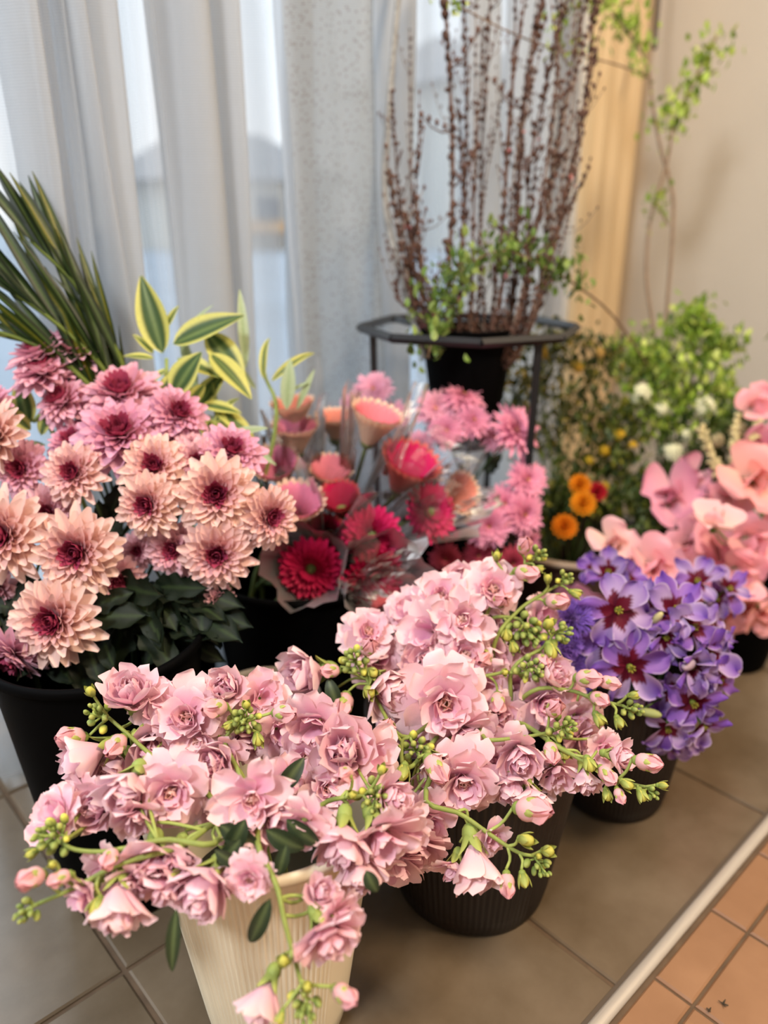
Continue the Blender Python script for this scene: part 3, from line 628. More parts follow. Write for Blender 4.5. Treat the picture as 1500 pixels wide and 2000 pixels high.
stock_stem('pink stock stem pointing right into the purple flowers with plump pink buds', GS, rt_(rS, .03, 0), [(960, 1440, .65), (1040, 1350, .64), (1110, 1348, .635), (1160, 1365, .63), (1215, 1378, .625)],
    [(1130, 1410, 52, .3, .3, 'skirt', .02), (1140, 1440, 46, .5, .3, 'open', .02)],
    [(1140, 1325, 30, .7, -.1, 'p'), (1182, 1332, 22, .85, .1, 'p'), (1165, 1362, 23, .5, .2, 'p'), (1168, 1402, 20, .4, .7, 'g'), (1208, 1408, 17, .3, .8, 'g'), (1235, 1358, 14, .8, -.2, 'g')], (1235, 1385, 20, 9, .8, .05))
stock_stem('pink stock stem with a knobbly green head above a hanging pale bud', GS, rt_(rS, .02, -.02), [(900, 1500, .62), (950, 1445, .61), (1020, 1440, .60), (1075, 1430, .60)],
    [(1015, 1480, 54, -.1, .35, 'half', -.0), (1000, 1535, 48, -.1, .6, 'half', .01), (1085, 1505, 60, .1, .5, 'star', .015), (950, 1490, 55, -.1, .2, 'skirt', .02), (905, 1525, 84, .0, .25, 'open', .0), (1040, 1560, 44, .1, .5, 'half', .0), (985, 1470, 52, 0, .2, 'skirt', .02), (960, 1420, 52, .1, 0, 'skirt', .04)],
    [(1080, 1387, 27, .2, -.6, 'p'), (1075, 1462, 25, .0, .6, 'p'), (1102, 1470, 18, .2, .5, 'g')], (1103, 1422, 28, 16, .45, -.15))
stock_stem('rightmost pink stock stem, its green tip lying over the bare floor tiles', GS, rt_(rS, .04, -.01), [(980, 1520, .63), (1100, 1465, .60), (1170, 1505, .585), (1230, 1530, .575), (1268, 1538, .57)],
    [(1210, 1478, 36, .7, .0, 'half'), (1145, 1522, 36, .1, .8, 'half', .01), (1180, 1460, 36, .2, .1, 'skirt', .02), (1050, 1520, 52, .1, .4, 'skirt', .04)],
    [(1255, 1487, 28, .8, .0, 'p'), (1180, 1508, 24, .4, .4, 'p'), (1150, 1490, 22, .1, .6, 'g'), (1222, 1530, 19, .6, .2, 'g'), (1185, 1550, 17, 0, .7, 'g'), (1208, 1548, 17, .2, .7, 'p'), (1292, 1534, 14, .9, -.1, 'g'), (1252, 1550, 18, .3, .8, 'g')], (1272, 1548, 15, 7, .5, .4))
stock_stem('pink stock stem arching down before the dark bucket with a heavy hanging blossom', GS, rt_(rS, -.02, -.03), [(790, 1560, .59), (830, 1552, .575), (900, 1590, .56), (960, 1632, .55), (1012, 1665, .545), (1045, 1672, .54)],
    [(928, 1692, 66, .1, .85, 'half', -.003), (885, 1700, 42, -.3, .8, 'skirt', .012), (770, 1690, 60, .1, .7, 'skirt', .02), (960, 1640, 36, .5, .2, 'skirt', .02)],
    [(1028, 1580, 40, .75, -.15, 'p'), (1025, 1640, 24, .6, -.2, 'g'), (990, 1718, 24, .0, .85, 'p'), (1022, 1715, 20, .15, .85, 'g'), (1068, 1662, 20, .5, -.3, 'g')], (1055, 1690, 24, 11, .4, .4))

# ------------------------------------------------------------------ chrysanthemums
MP, MPK, MDK = lin(250, 212, 200), lin(230, 150, 176), lin(136, 24, 70)
def mum_mesh(seed, pinker=0.0, openess=0.0, dark=1.0):
    r = np.random.default_rng(seed); mb = MB()
    rings = [(15, 1.0, .32, .0, -.1), (16, .95, .32, .14, .05), (16, .86, .30, .30, .15), (16, .75, .27, .46, .25), (15, .63, .235, .62, .4), (15, .50, .19, .8, .55), (14, .38, .14, .98, .7), (12, .28, .10, 1.15, .7), (10, .19, .08, 1.3, .6)]
    for q, (n, L, W, e, cu) in enumerate(rings):
        for k in range(n):
            a = 2*math.pi*(k+.5*(q % 2)+r.uniform(-.25, .25))/n
            V, F, U, Wv = petal(6, 5, L*r.uniform(.85, 1.08), W*r.uniform(.85, 1.2), e-openess*(1-q/9)+r.uniform(-.1, .1), cu+r.uniform(-.25, .2), cup=.55, shp=shape_strap, r0=.02, az=a, z0=.05+q*.012, r=r, twist=r.uniform(-.15, .15))
            t = q/8.0
            base = mixc(MDK, MPK*(1-pinker*.1)+0*MP, U*1.6) if q > 4 else mixc(MPK*.75+MDK*.25, MP*(1-pinker)+lin(232, 172, 200)*pinker, U*1.5)
            if q >= 5: base = mixc(MDK*dark*.8, lin(190, 80, 110), U*.9) if q < 8 else np.tile(MDK*.6*dark, (len(U), 1))
            if q in (3, 4): base = base*(.85 if q == 3 else .6)+lin(206, 104, 136)*(.15 if q == 3 else .4)
            edge = np.clip(np.abs(Wv)-.5, 0, 1)*.25; base = base+(lin(250, 222, 208)-base)*edge[:, None]*(1 if q < 5 else 0)
            mb.add(V, F, 0, base)
    ball(mb, (0, 0, .06), .12, sz=.8, col=MDK*.35)
    me = mb.mesh('blossom', [M_petal]); cb = MB(); ball(cb, (0, 0, -.06), .24, sz=.55, n=10, m=5, col=lin(60, 78, 45))
    for k in range(10):
        V, F, U, Wv = petal(4, 3, .3, .12, .15, .2, shp=shape_lance, r0=.05, az=k*.628, z0=-.05); cb.add(V, F, 0, lin(62, 80, 44))
    return me, cb.mesh('calyx', [M_green])
MUM = {'f': [mum_mesh(1), mum_mesh(2), mum_mesh(3, .15)], 'p': [mum_mesh(4, .75, .25), mum_mesh(5, .9, .15)], 'd': [mum_mesh(6, .5, 0, .8)]}
def lobed_leaf():
    mb = MB(); nu, nv = 15, 9; u = np.linspace(0, 1, nu); v = np.linspace(-1, 1, nv); U, Vv = np.meshgrid(u, v, indexing='ij')
    wl = (.30*np.sin(np.pi*u**.8)**.7*(1-.38*np.abs(np.sin(u*math.pi*3.5+.3)))+.015)
    X = Vv*wl[:, None]; Y = U-.12*np.abs(Vv)*np.sin(np.pi*U); Z = .07*Vv**2-.25*U**2+.02*np.sin(U*20)*np.abs(Vv)
    mb.add(np.stack([X, Y, Z], -1).reshape(-1, 3), grid_faces(nu, nv), 0, mixc(lin(20, 30, 15), lin(44, 58, 30), np.exp(-(Vv.ravel()/.10)**2))); return mb.mesh('leaf', [M_mumleaf])
LEAF_MUM = lobed_leaf()
def leaf_to(t, me, a, b, wv=1.0, roll=0.0):
    L = np.linalg.norm(b-a); dy = (b-a)/L; up = -FWD*.8+np.array([0, 0, .6]); up = up-dy*(up@dy); up /= np.linalg.norm(up); x = np.cross(dy, up)
    up2 = up*math.cos(roll)+x*math.sin(roll); x2 = x*math.cos(roll)-up*math.sin(roll); M = Matrix.Identity(4)
    for i in range(3): M[i][0] = x2[i]*L*wv; M[i][1] = dy[i]*L; M[i][2] = up2[i]*L; M[i][3] = a[i]
    return put('leaf', me, t, M)
def mum_spray(label, root, node, items, leaves=()):
    t = thing('chrysanthemum_spray', root, label, 'flower', 'peach chrysanthemums in the black bucket')
    mb = MB(); N0 = P(*node); tube(mb, [root, (root+N0)/2+np.array([0, 0, .02]), N0], .003, .0025, n=12, k=7, col=lin(58, 74, 40))
    for (px, py, rp, fx, fy, kd, z) in items:
        d = look(fx, fy); pos = P(px, py, z); r = rp*z/FPX
        me, ca = sr.choice(MUM[kd]); s = r/0.93*1.1; o = put('blossom', me, t, frame(pos-d*r*.15, d, sr.uniform(0, 6.28), s)); sub('calyx', ca, o)
        b = pos-d*r*.3; tube(mb, [N0, (N0+b)/2-d*.012, b-d*.006, b], .0016, .0014, n=10, k=6, col=lin(62, 80, 44))
    for (ax, ay, az, bx, by, bz) in leaves: leaf_to(t, LEAF_MUM, P(ax, ay, az), P(bx, by, bz), 1.1)
    for k in range(6):      # foliage round the bucket mouth
        ax, ay = node[0]+sr.uniform(-70, 70), sr.uniform(1130, 1260)
        if node[1] < 920: break
        an = sr.uniform(-.3, 2.2)+(1.2 if ax < 180 else -.3); L = sr.uniform(70, 120); leaf_to(t, LEAF_MUM, P(ax, ay, .70), P(ax+L*math.cos(an), min(1335, ay+L*abs(math.sin(an))), sr.uniform(.65, .69)), sr.uniform(.8, 1.2), sr.uniform(-.9, .9))
    put('stem', mb.mesh('stem', [M_green]), t)
rM = np.array([cM[0], cM[1], .03])
mum_spray('peach chrysanthemum spray, front left, with the two big frontal blooms over the black bucket', rt_(rM, -.02, -.03), (130, 1290, .70),
    [(152, 1078, 80, -.05, .05, 'f', .665), (108, 1212, 82, -.15, .0, 'f', .655), (25, 1280, 62, -.3, .75, 'p', .665), (70, 1265, 40, 0, .8, 'p', .68)],
    leaves=[(140, 1210, .68, 270, 1190, .66), (60, 1180, .68, 0, 1230, .66), (80, 1130, .69, 10, 1200, .67), (170, 1190, .68, 250, 1150, .67), (170, 1250, .68, 190, 1330, .66), (140, 1240, .68, 165, 1360, .665), (30, 1190, .69, -40, 1170, .68)])
mum_spray('peach chrysanthemum spray cut by the left photo edge, blooms stacked one above another', rt_(rM, -.05, -.01), (40, 1200, .71),
    [(8, 1045, 84, -.15, .05, 'f', .67), (-8, 850, 62, -.5, -.1, 'f', .70), (42, 915, 52, -.1, .05, 'p', .71), (95, 1000, 50, .1, .1, 'd', .70), (-5, 1150, 50, -.3, .3, 'd', .70), (-15, 790, 40, -.5, -.4, 'p', .72)],
    leaves=[(60, 1120, .71, 20, 1180, .69)])
mum_spray('peach chrysanthemum spray at right with the largest frontal bloom above the bucket edge', rt_(rM, .04, .0), (360, 1230, .72),
    [(424, 966, 74, .1, -.05, 'f', .68), (424, 1082, 66, .1, .2, 'f', .68), (340, 1072, 54, -.1, .15, 'd', .695), (526, 1010, 56, .6, .1, 'f', .69), (428, 1170, 30, .6, .3, 'd', .695), (270, 1075, 34, 0, .1, 'd', .71)],
    leaves=[(350, 1180, .71, 270, 1300, .69), (390, 1170, .70, 395, 1220, .69), (330, 1150, .71, 250, 1160, .70), (380, 1120, .71, 330, 1210, .70), (290, 1160, .71, 250, 1270, .70), (250, 1200, .70, 200, 1330, .68)])
mum_spray('peach chrysanthemum spray in the middle with three overlapping cup-centred blooms', rt_(rM, .01, -.01), (260, 1180, .72),
    [(145, 925, 58, -.1, -.1, 'f', .69), (302, 912, 62, .05, -.25, 'f', .69), (290, 985, 60, -.15, .1, 'f', .675), (228, 1132, 48, .4, .3, 'd', .69), (232, 1170, 34, .2, .5, 'd', .70), (385, 900, 42, .1, -.1, 'd', .70)],
    leaves=[(210, 1050, .72, 190, 980, .71), (215, 1010, .72, 240, 930, .72), (250, 1140, .71, 160, 1170, .70), (230, 1000, .72, 200, 1080, .71)])
mum_spray('pinkish chrysanthemum spray on top of the bunch, blooms turned upward', rt_(rM, .01, .03), (235, 1050, .76),
    [(235, 848, 84, .05, -.55, 'p', .71), (238, 768, 76, .0, -.7, 'p', .745), (122, 782, 54, -.35, -.5, 'p', .74), (142, 862, 50, -.2, -.6, 'p', .73), (335, 865, 42, .2, -.2, 'p', .73), (180, 830, 40, -.1, -.5, 'p', .75), (330, 940, 40, .2, 0, 'd', .73)],
    leaves=[(300, 850, .75, 320, 900, .74)])
mum_spray('pinkish chrysanthemum spray leaning right at the top, blooms seen from the side', rt_(rM, .04, .02), (340, 1040, .75),
    [(346, 808, 58, .55, -.4, 'p', .73), (452, 882, 62, .3, -.55, 'p', .71), (310, 790, 40, .3, -.5, 'p', .75), (375, 880, 35, .2, -.2, 'd', .72)])
mum_spray('blurred pink chrysanthemum spray standing highest at the far left', rt_(rM, -.03, .05), (120, 900, .78),
    [(82, 688, 64, -.3, -.75, 'p', .755), (148, 682, 62, .2, -.75, 'p', .765), (82, 727, 58, -.2, -.85, 'p', .745)],
    leaves=[(130, 760, .78, 190, 720, .77), (130, 800, .78, 90, 760, .77)])

# ------------------------------------------------------------------ gerberas
def gerbera_mesh(seed, c_in, c_out, closed, centre):
    r = np.random.default_rng(seed); mb = MB()
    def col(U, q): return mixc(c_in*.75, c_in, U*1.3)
    if closed > .5:
        for q, (n, L, e) in enumerate(((22, 1.5, 1.15), (20, 1.38, 1.2))):
            for k in range(n):
                V, F, U, Wv = petal(7, 5, L*r.uniform(.98, 1.02), .46, e, -.22, cup=.3, shp=shape_strap, r0=.28-.05*q, az=2*math.pi*(k+.5*q)/n, r=r, z0=.03*q)
                # outside ring shows the pale backs, inside ring the saturated faces
                c = mixc(c_out, c_out*.9+c_in*.1, U) if q == 0 else mixc(c_in*.8, c_in, U)
                mb.add(V, F, 0, c)
    else:
        for q, (n, L, e, cu, W) in enumerate(((24, 1.0, .15, .15, .30), (24, .92, .32, .2, .28), (22, .7, .55, .3, .2), (20, .5, .8, .5, .13))):
            for k in range(n):
                V, F, U, Wv = petal(6, 4, L*r.uniform(.93, 1.05), W, e+r.uniform(-.06, .06), cu, cup=.4, shp=shape_strap, r0=.08, az=2*math.pi*(k+.5*q+r.uniform(-.15, .15))/n, r=r, z0=.03*q)
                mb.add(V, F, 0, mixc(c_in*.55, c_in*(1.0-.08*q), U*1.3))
    me = mb.mesh('flower_head', [M_petal]); cb = MB()
    for k in range(60):
        a = k*2.4; rr = .30*math.sqrt(k/60); ball(cb, (rr*math.cos(a), rr*math.sin(a), .14+.03*(k % 2)), .035, sz=1.5, n=5, m=3, col=centre*(1.2 if k < 22 else .8))
    ball(cb, (0, 0, .08), .3, sz=.35, n=10, m=5, col=centre*.6)
    return me, cb.mesh('disc', [M_petal])
CRIM, MAG, COR, PNK, PCH = lin(206, 28, 84), lin(226, 44, 112), lin(250, 152, 164), lin(250, 158, 190), lin(253, 222, 192)
YG = lin(150, 130, 50)
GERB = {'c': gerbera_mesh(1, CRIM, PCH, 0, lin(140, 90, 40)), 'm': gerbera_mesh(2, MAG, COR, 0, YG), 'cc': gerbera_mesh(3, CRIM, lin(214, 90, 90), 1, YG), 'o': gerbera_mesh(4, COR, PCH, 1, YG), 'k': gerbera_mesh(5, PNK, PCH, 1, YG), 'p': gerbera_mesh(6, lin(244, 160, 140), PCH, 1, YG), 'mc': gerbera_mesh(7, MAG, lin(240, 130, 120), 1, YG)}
def sleeve(a, b, r1, seed):
    """cellophane cone from stem point a to above the head at b"""
    r = np.random.default_rng(seed); ax = b-a; L = np.linalg.norm(ax); ax /= L; x = np.cross(ax, [0, 0, 1.0]); x /= np.linalg.norm(x); y = np.cross(ax, x)
    nu, nv = 9, 28; V = []; ph = r.uniform(0, 6.28, 3)
    for i in range(nu):
        u = i/(nu-1)
        for j in range(nv):
            an = 2*math.pi*j/nv
            rr = .006+(r1-.006)*u**1.15*(1+.10*math.sin(an*5+ph[0]+u*3)+.06*math.sin(an*11+ph[1]))
            h = L*u*(1+(.10*math.sin(an*2+ph[2])+.05*math.sin(an*7))*u**3)
            V.append(a+ax*h+(x*math.cos(an)+y*math.sin(an))*rr)
    mb = MB(); mb.add(V, grid_faces(nu, nv, True)); return mb.mesh('plastic_sleeve', [M_film])
rG = np.array([cG[0], cG[1], .03])
def gerbera(label, px, py, rp, fx, fy, kd, z, slv=1.5, i=0):
    t = thing('gerbera', rt_(rG, .05*math.cos(i*2.4), .05*math.sin(i*2.4)), label, 'flower', 'gerberas in clear plastic sleeves')
    root = np.array(t.location); cl = kd not in ('c', 'm')
    if cl and fy < -.3: fy = max(-.88, fy-.2)
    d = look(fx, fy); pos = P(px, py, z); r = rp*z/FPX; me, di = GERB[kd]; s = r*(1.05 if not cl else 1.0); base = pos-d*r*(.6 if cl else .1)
    o = put('flower_head', me, t, frame(base, d, i*1.3, s)); sub('disc', di, o)
    mb = MB(); rim = np.array([cG[0]+.06*math.cos(i*2.4), cG[1]+.06*math.sin(i*2.4), .2]); b2 = base-d*.02
    tube(mb, [root, rim, (rim*.5+b2*.5), b2, base], .0028, .0024, n=16, k=7, col=lin(120, 140, 80)); ball(mb, base, .009, col=lin(110, 130, 70)); put('stem', mb.mesh('stem', [M_green]), t)
    if slv: 
        dd = d*.35+(base-rim)/np.linalg.norm(base-rim)*.65; dd /= np.linalg.norm(dd)
        put('plastic_sleeve', sleeve(base-dd*.12, base+dd*r*.9+dd*.01, r*slv, i+5), t)
GL = [('crimson gerbera facing forward, lowest, over the black bucket rim', 608, 1110, 60, -.05, .15, 'c', .80, 1.35),
 ('crimson gerbera facing forward, upper right of the lowest one', 726, 1047, 56, .2, -.05, 'm', .82, 1.45),
 ('deep crimson half closed gerbera in the middle of the sleeves', 665, 985, 42, -.1, -.45, 'cc', .84, 1.4),
 ('crimson gerbera turned up and right under the pink daisies', 790, 925, 62, .35, -.5, 'mc', .86, 1.3),
 ('magenta gerbera at the right side of the gerbera bunch', 838, 1000, 56, .55, -.1, 'm', .85, 1.4),
 ('coral pink gerbera cup beside the right-hand chrysanthemum', 578, 1000, 56, .15, -.5, 'k', .82, 1.3),
 ('bright pink gerbera cup above the right-hand chrysanthemum', 545, 920, 48, -.1, -.35, 'k', .86, 1.25),
 ('peach gerbera cup with a pink lip in the left of the bunch', 578, 858, 48, .0, -.72, 'k', .87, 1.25),
 ('peach gerbera cup with a coral inside, standing tallest', 728, 835, 54, .3, -.62, 'o', .86, 1.3),
 ('pale peach gerbera seen from behind at the back left', 575, 812, 44, -.1, -.8, 'p', .89, 1.2),
 ('peach gerbera cup in the heart of the bunch', 645, 935, 46, .1, -.55, 'o', .87, 1.3),
 ('pale blurred peach gerbera at the back of the bunch', 655, 835, 40, .0, -.7, 'p', .92, 1.2),
 ('peach gerbera seen from its back on the right of the bunch', 885, 965, 44, .6, -.1, 'p', .88, 1.25),
 ('crimson gerbera veiled by plastic under the two frontal ones', 730, 1125, 58, .35, .35, 'c', .81, 1.5),
 ('crimson gerbera tipped downward behind the topmost stock blossoms', 745, 1185, 44, .4, .6, 'cc', .80, 1.5),
 ('dusky crimson gerbera half hidden between the two frontal ones', 640, 1045, 44, -.1, .0, 'cc', .84, 1.3)]
for i, g in enumerate(GL): gerbera(*g, i=i)
# loose folded cellophane corners
def film_sheet(label, quad, seed):
    r = np.random.default_rng(seed); a, b, c, d = [P(*q) for q in quad]; nu, nv = 10, 12; V = []
    nrm = np.cross(b-a, d-a); nrm /= np.linalg.norm(nrm); ph = r.uniform(0, 6, 4)
    for i in range(nu):
        for j in range(nv):
            u, v = i/(nu-1), j/(nv-1); p = (a*(1-u)+b*u)*(1-v)+(d*(1-u)+c*u)*v
            V.append(p+nrm*(.006*abs(math.sin(v*9+ph[0]+u*2))+.004*math.sin(u*8+ph[1])))
    mb = MB(); mb.add(V, grid_faces(nu, nv)); tag(put('cellophane_wrap', mb.mesh('cellophane_wrap', [M_film], False)), label, 'wrapping')
film_sheet('shiny clear wrap corner sticking out right of the frontal crimson gerberas', [(640, 1150, .80), (760, 1200, .79), (842, 1050, .79), (730, 1090, .80)], 1)
film_sheet('long clear wrap fold standing up between peach gerbera and pink daisies', [(745, 930, .86), (775, 935, .86), (838, 752, .88), (805, 748, .88)], 2)
film_sheet('clear wrap folds fanning over the right of the gerbera bunch', [(760, 960, .86), (860, 1010, .85), (960, 880, .87), (850, 830, .88)], 3)
film_sheet('clear crinkled wrap lying over the black bucket behind the stock', [(650, 1130, .81), (690, 1190, .80), (800, 1210, .79), (760, 1140, .80)], 4)
film_sheet('clear wrap strip pointing right beneath the pink daisies', [(840, 1010, .86), (850, 1040, .86), (985, 985, .88), (960, 950, .88)], 5)

# ------------------------------------------------------------------ pink daisies
def daisy_mesh(seed, c1, c2):
    r = np.random.default_rng(seed); mb = MB()
    for q, (n, L, e) in enumerate(((22, 1, .0), (20, .9, .22), (18, .72, .45), (14, .5, .7), (10, .32, .95))):
        for k in range(n):
            V, F, U, Wv = petal(5, 3, L*r.uniform(.85, 1.1), .22, e+r.uniform(-.1, .1), -.1, cup=.4, shp=shape_strap, r0=.03, az=2*math.pi*(k+.5*q+r.uniform(-.3, .3))/n, r=r, z0=.03*q)
            mb.add(V, F, 0, mixc(c1*.8, c2, U))
    ball(mb, (0, 0, .12), .13, col=lin(215, 150, 110)); return mb.mesh('blossom', [M_petal])
DAISY = [daisy_mesh(1, lin(240, 130, 172), lin(250, 172, 200)), daisy_mesh(2, lin(244, 150, 184), lin(250, 190, 212)), daisy_mesh(3, lin(160, 40, 70), lin(196, 80, 100))]
def daisy_spray(label, root, node, items):
    t = thing('pink_daisy_spray', root, label, 'flower', 'pink daisy chrysanthemums behind the gerberas'); mb = MB(); N0 = P(*node); rr = np.array(root)
    tube(mb, [rr, N0], .0028, .002, n=6, k=6, col=lin(60, 80, 45))
    for (px, py, rp, fx, fy, z, v) in items:
        d = look(fx, fy); pos = P(px, py, z); r = rp*z/FPX; put('blossom', DAISY[v], t, frame(pos, d, sr.uniform(0, 6), r*1.08)); tube(mb, [N0, (N0+pos)/2-d*.02, pos], .0015, .0013, n=8, k=5, col=lin(66, 86, 46))
    for k in range(7):
        a = N0+rng.uniform(-.03, .03, 3); leaf_to(t, LEAF_MUM, a, a+rng.uniform(-.04, .04, 3)+np.array([0, 0, .01]), 1.0)
    put('stem', mb.mesh('stem', [M_green]), t)
cK = np.array([.72, .64, 0]); 
bucket('flower_bucket', cK, .055, .075, .2, M_black, 'black bucket hidden under the pink daisy sprays')
daisy_spray('pink daisy spray standing at the back, blurred and pale', (.70, .66, .03), (790, 930, .99), [(730, 762, 38, -.1, -.3, .96, 1), (692, 792, 30, -.3, -.2, .96, 1), (850, 800, 40, .1, -.2, .95, 1), (905, 772, 42, .2, -.5, .95, 0), (775, 810, 28, 0, -.2, .97, 1)])
daisy_spray('pink daisy spray right of the sleeves with one bloom in profile against the greenery', (.74, .64, .03), (920, 960, .99), [(1005, 842, 52, .5, -.35, .93, 0), (925, 822, 36, .2, -.3, .94, 0), (873, 842, 34, .0, -.1, .93, 0), (965, 855, 30, .2, -.1, .96, 1), (820, 870, 30, 0, 0, .95, 1)])
daisy_spray('pink daisy spray lowest at the right above the highest stock tip', (.73, .62, .03), (970, 1090, .97), [(1028, 938, 42, .35, -.1, .93, 0), (1022, 1005, 44, .4, .1, .92, 0), (955, 1028, 42, .0, .1, .90, 0), (985, 985, 38, .1, -.1, .93, 0), (1030, 1060, 28, .4, .3, .94, 0)])
daisy_spray('dusky dark pink daisy spray half hidden low behind the stock tips', (.71, .61, .03), (940, 1150, .95), [(1000, 1100, 34, .2, .2, .92, 2), (935, 1085, 30, 0, .2, .92, 2), (870, 1090, 30, 0, .3, .92, 2), (980, 1140, 30, .2, .3, .90, 2), (900, 1120, 28, -.1, .4, .92, 2)])

# ------------------------------------------------------------------ purple glory-of-the-sun lilies
PU1, PU2, PUD, PUW = lin(116, 70, 172), lin(166, 120, 198), lin(100, 14, 40), lin(232, 214, 228)
def purple_petal(seed, w_):
    r = np.random.default_rng(seed); mb = MB(); V, F, U, Wv = petal(14, 11, 1.0, w_, .3, -.5, cup=.3, ruf=.17, notch=-.10, twist=r.uniform(-.25, .25), r=r, shp=lambda u: np.clip(.2+1.1*u**.8, 0, 1.0)*np.sqrt(np.clip(1-u**6, 0, 1))*(1-.12*np.clip(u-.85, 0, 1)/.15), r0=.05)
    c = mixc(PU2 if seed % 2 else PUW*.5+PU2*.5, PU1*(.85+.1*(seed % 3)), U*1.1-.25+.2*np.sin(Wv*3+seed)); star = U+.28*np.abs(Wv)**.7+.07*np.sin(Wv*16); c = np.where((star < .52+.03*(seed % 3))[:, None], PUD, c)
    c = np.where((np.abs(Wv) > .9)[:, None] & (U > .5)[:, None], c*.5+PUW*.5, c)
    mb.add(V, F, 0, c); return mb.mesh('petal', [M_petal])
PPET = [purple_petal(i, .64+.05*i) for i in range(5)]
def stamens():
    mb = MB()
    for k in range(6): a = k*1.047; tube(mb, [(0, 0, .05), (.06*math.cos(a), .06*math.sin(a), .2), (.10*math.cos(a), .10*math.sin(a), .28)], .018, .03, n=4, k=5, col=lin(150, 140, 50))
    ball(mb, (0, 0, .1), .1, col=lin(120, 130, 50)); return mb.mesh('stamens', [M_green])
STAM = stamens()
def lily_blossom(t, px, py, rp, fx, fy, z, fold=0.0, stem_mb=None, N0=None):
    d = look(fx, fy); pos = P(px, py, z); r = rp*z/FPX; e = bpy.data.objects.new('blossom', STAM); COL.objects.link(e); e.parent = t
    e.matrix_basis = Matrix.Translation(-root_of(t)) @ frame(pos-d*r*.2, d, sr.uniform(0, 1), r*1.16)
    for k in range(6):
        p = sub('petal', sr.choice(PPET), e); p.matrix_basis = Matrix.Rotation(k*math.pi/3+sr.uniform(-.2, .2), 4, 'Z') @ Matrix.Rotation(fold+(.0 if k % 2 else -.15)+sr.uniform(-.3, .3), 4, 'X') @ Matrix.Rotation(sr.uniform(-.3, .3), 4, 'Y') @ Matrix.Scale(sr.uniform(.92, 1.06), 4)
    tube(stem_mb, [N0, (N0+pos)/2-d*.01, pos-d*r*.35, pos-d*r*.1], .0011, .0012, n=9, k=6, col=lin(88, 112, 60))
def lily_stem(label, root, node, items, buds=()):
    t = thing('purple_lily_stem', root, label, 'flower', 'purple flowers with dark red hearts'); mb = MB(); N0 = P(*node)
    tube(mb, [np.array(root), N0], .0022, .002, n=8, k=7, col=lin(86, 108, 56))
    for it in items: lily_blossom(t, *it, stem_mb=mb, N0=N0)
    for (px, py, rp, fx, fy, z, cc) in buds:
        d = look(fx, fy); b = MB(); ball(b, (0, 0, 0), 1, sx=.42, sy=.42, n=12, m=8, col=cc, groove=.1, ng=3); pos = P(px, py, z); put('bud', b.mesh('bud', [M_petal]), t, frame(pos, d, 0, rp*z/FPX)); tube(mb, [N0, pos-d*rp*z/FPX*.9], .001, .001, n=3, k=5, col=lin(92, 116, 60))
    put('stem', mb.mesh('stem', [M_green]), t)
rP = np.array([cP[0], cP[1], .03])
PB = lin(200, 176, 190)
lily_stem('purple flower stem at upper left, its front bloom showing a star-shaped dark red heart', rt_(rP, -.02, 0), (1290, 1260, .76), [(1208, 1192, 62, -.05, -.1, .70, .0), (1262, 1175, 40, .1, -.4, .73, .3), (1196, 1258, 56, -.15, .1, .71, .0)], [(1283, 1207, 18, .4, -.7, .715, lin(220, 210, 150))])
lily_stem('purple flower stem low at left with a wide bloom facing forward', rt_(rP, 0, -.03), (1280, 1330, .76), [(1232, 1305, 62, .0, .15, .70, .0), (1275, 1262, 44, .1, .2, .72, .5), (1180, 1310, 30, -.5, .1, .74, .4), (1265, 1355, 38, .2, .3, .73, .3)])
lily_stem('purple flower stem at the top, broad upright petals against the sweet peas', rt_(rP, .02, .02), (1330, 1270, .78), [(1320, 1190, 58, .1, -.35, .72, .35), (1300, 1245, 46, .2, .2, .71, .5), (1355, 1225, 56, .45, -.2, .72, .4), (1400, 1230, 38, .7, -.2, .74, .2)])
lily_stem('purple flower stem at the right side, blooms turned away to the right', rt_(rP, .03, 0), (1350, 1300, .77), [(1385, 1280, 58, .6, .0, .72, .35), (1350, 1300, 52, .2, .3, .71, .5), (1405, 1330, 52, .65, .25, .73, .2), (1420, 1260, 34, .85, .0, .74, .1)], [(1345, 1298, 26, -.7, .1, .70, PB)])
lily_stem('purple flower stem drooping at the bottom with a red heart near the lower edge', rt_(rP, .02, -.03), (1330, 1340, .76), [(1355, 1375, 54, .1, .4, .71, .1), (1305, 1425, 44, -.1, .6, .71, .2), (1375, 1420, 46, .3, .6, .72, .2), (1315, 1350, 46, 0, .2, .73, .4)], [(1270, 1393, 22, .9, .1, .70, lin(170, 176, 110))])
lily_stem('pale purple blurred stem hanging lowest over the tiles', rt_(rP, .0, -.01), (1290, 1390, .79), [(1308, 1462, 34, -.1, .7, .77, .2), (1345, 1445, 34, .3, .7, .77, .3)])
lily_stem('blurred purple stem rising behind toward the sweet peas', rt_(rP, .03, .03), (1340, 1210, .84), [(1362, 1135, 44, -.1, -.5, .82, .4), (1425, 1150, 40, .4, -.4, .83, .3), (1400, 1170, 36, .3, 0, .84, .3)])
lily_stem('dark violet blurred stem behind the front purple bloom', rt_(rP, -.02, .03), (1200, 1210, .84), [(1188, 1118, 44, -.2, -.5, .82, .5), (1225, 1130, 36, .4, -.4, .83, .4), (1160, 1110, 30, -.6, -.3, .84, .3)])
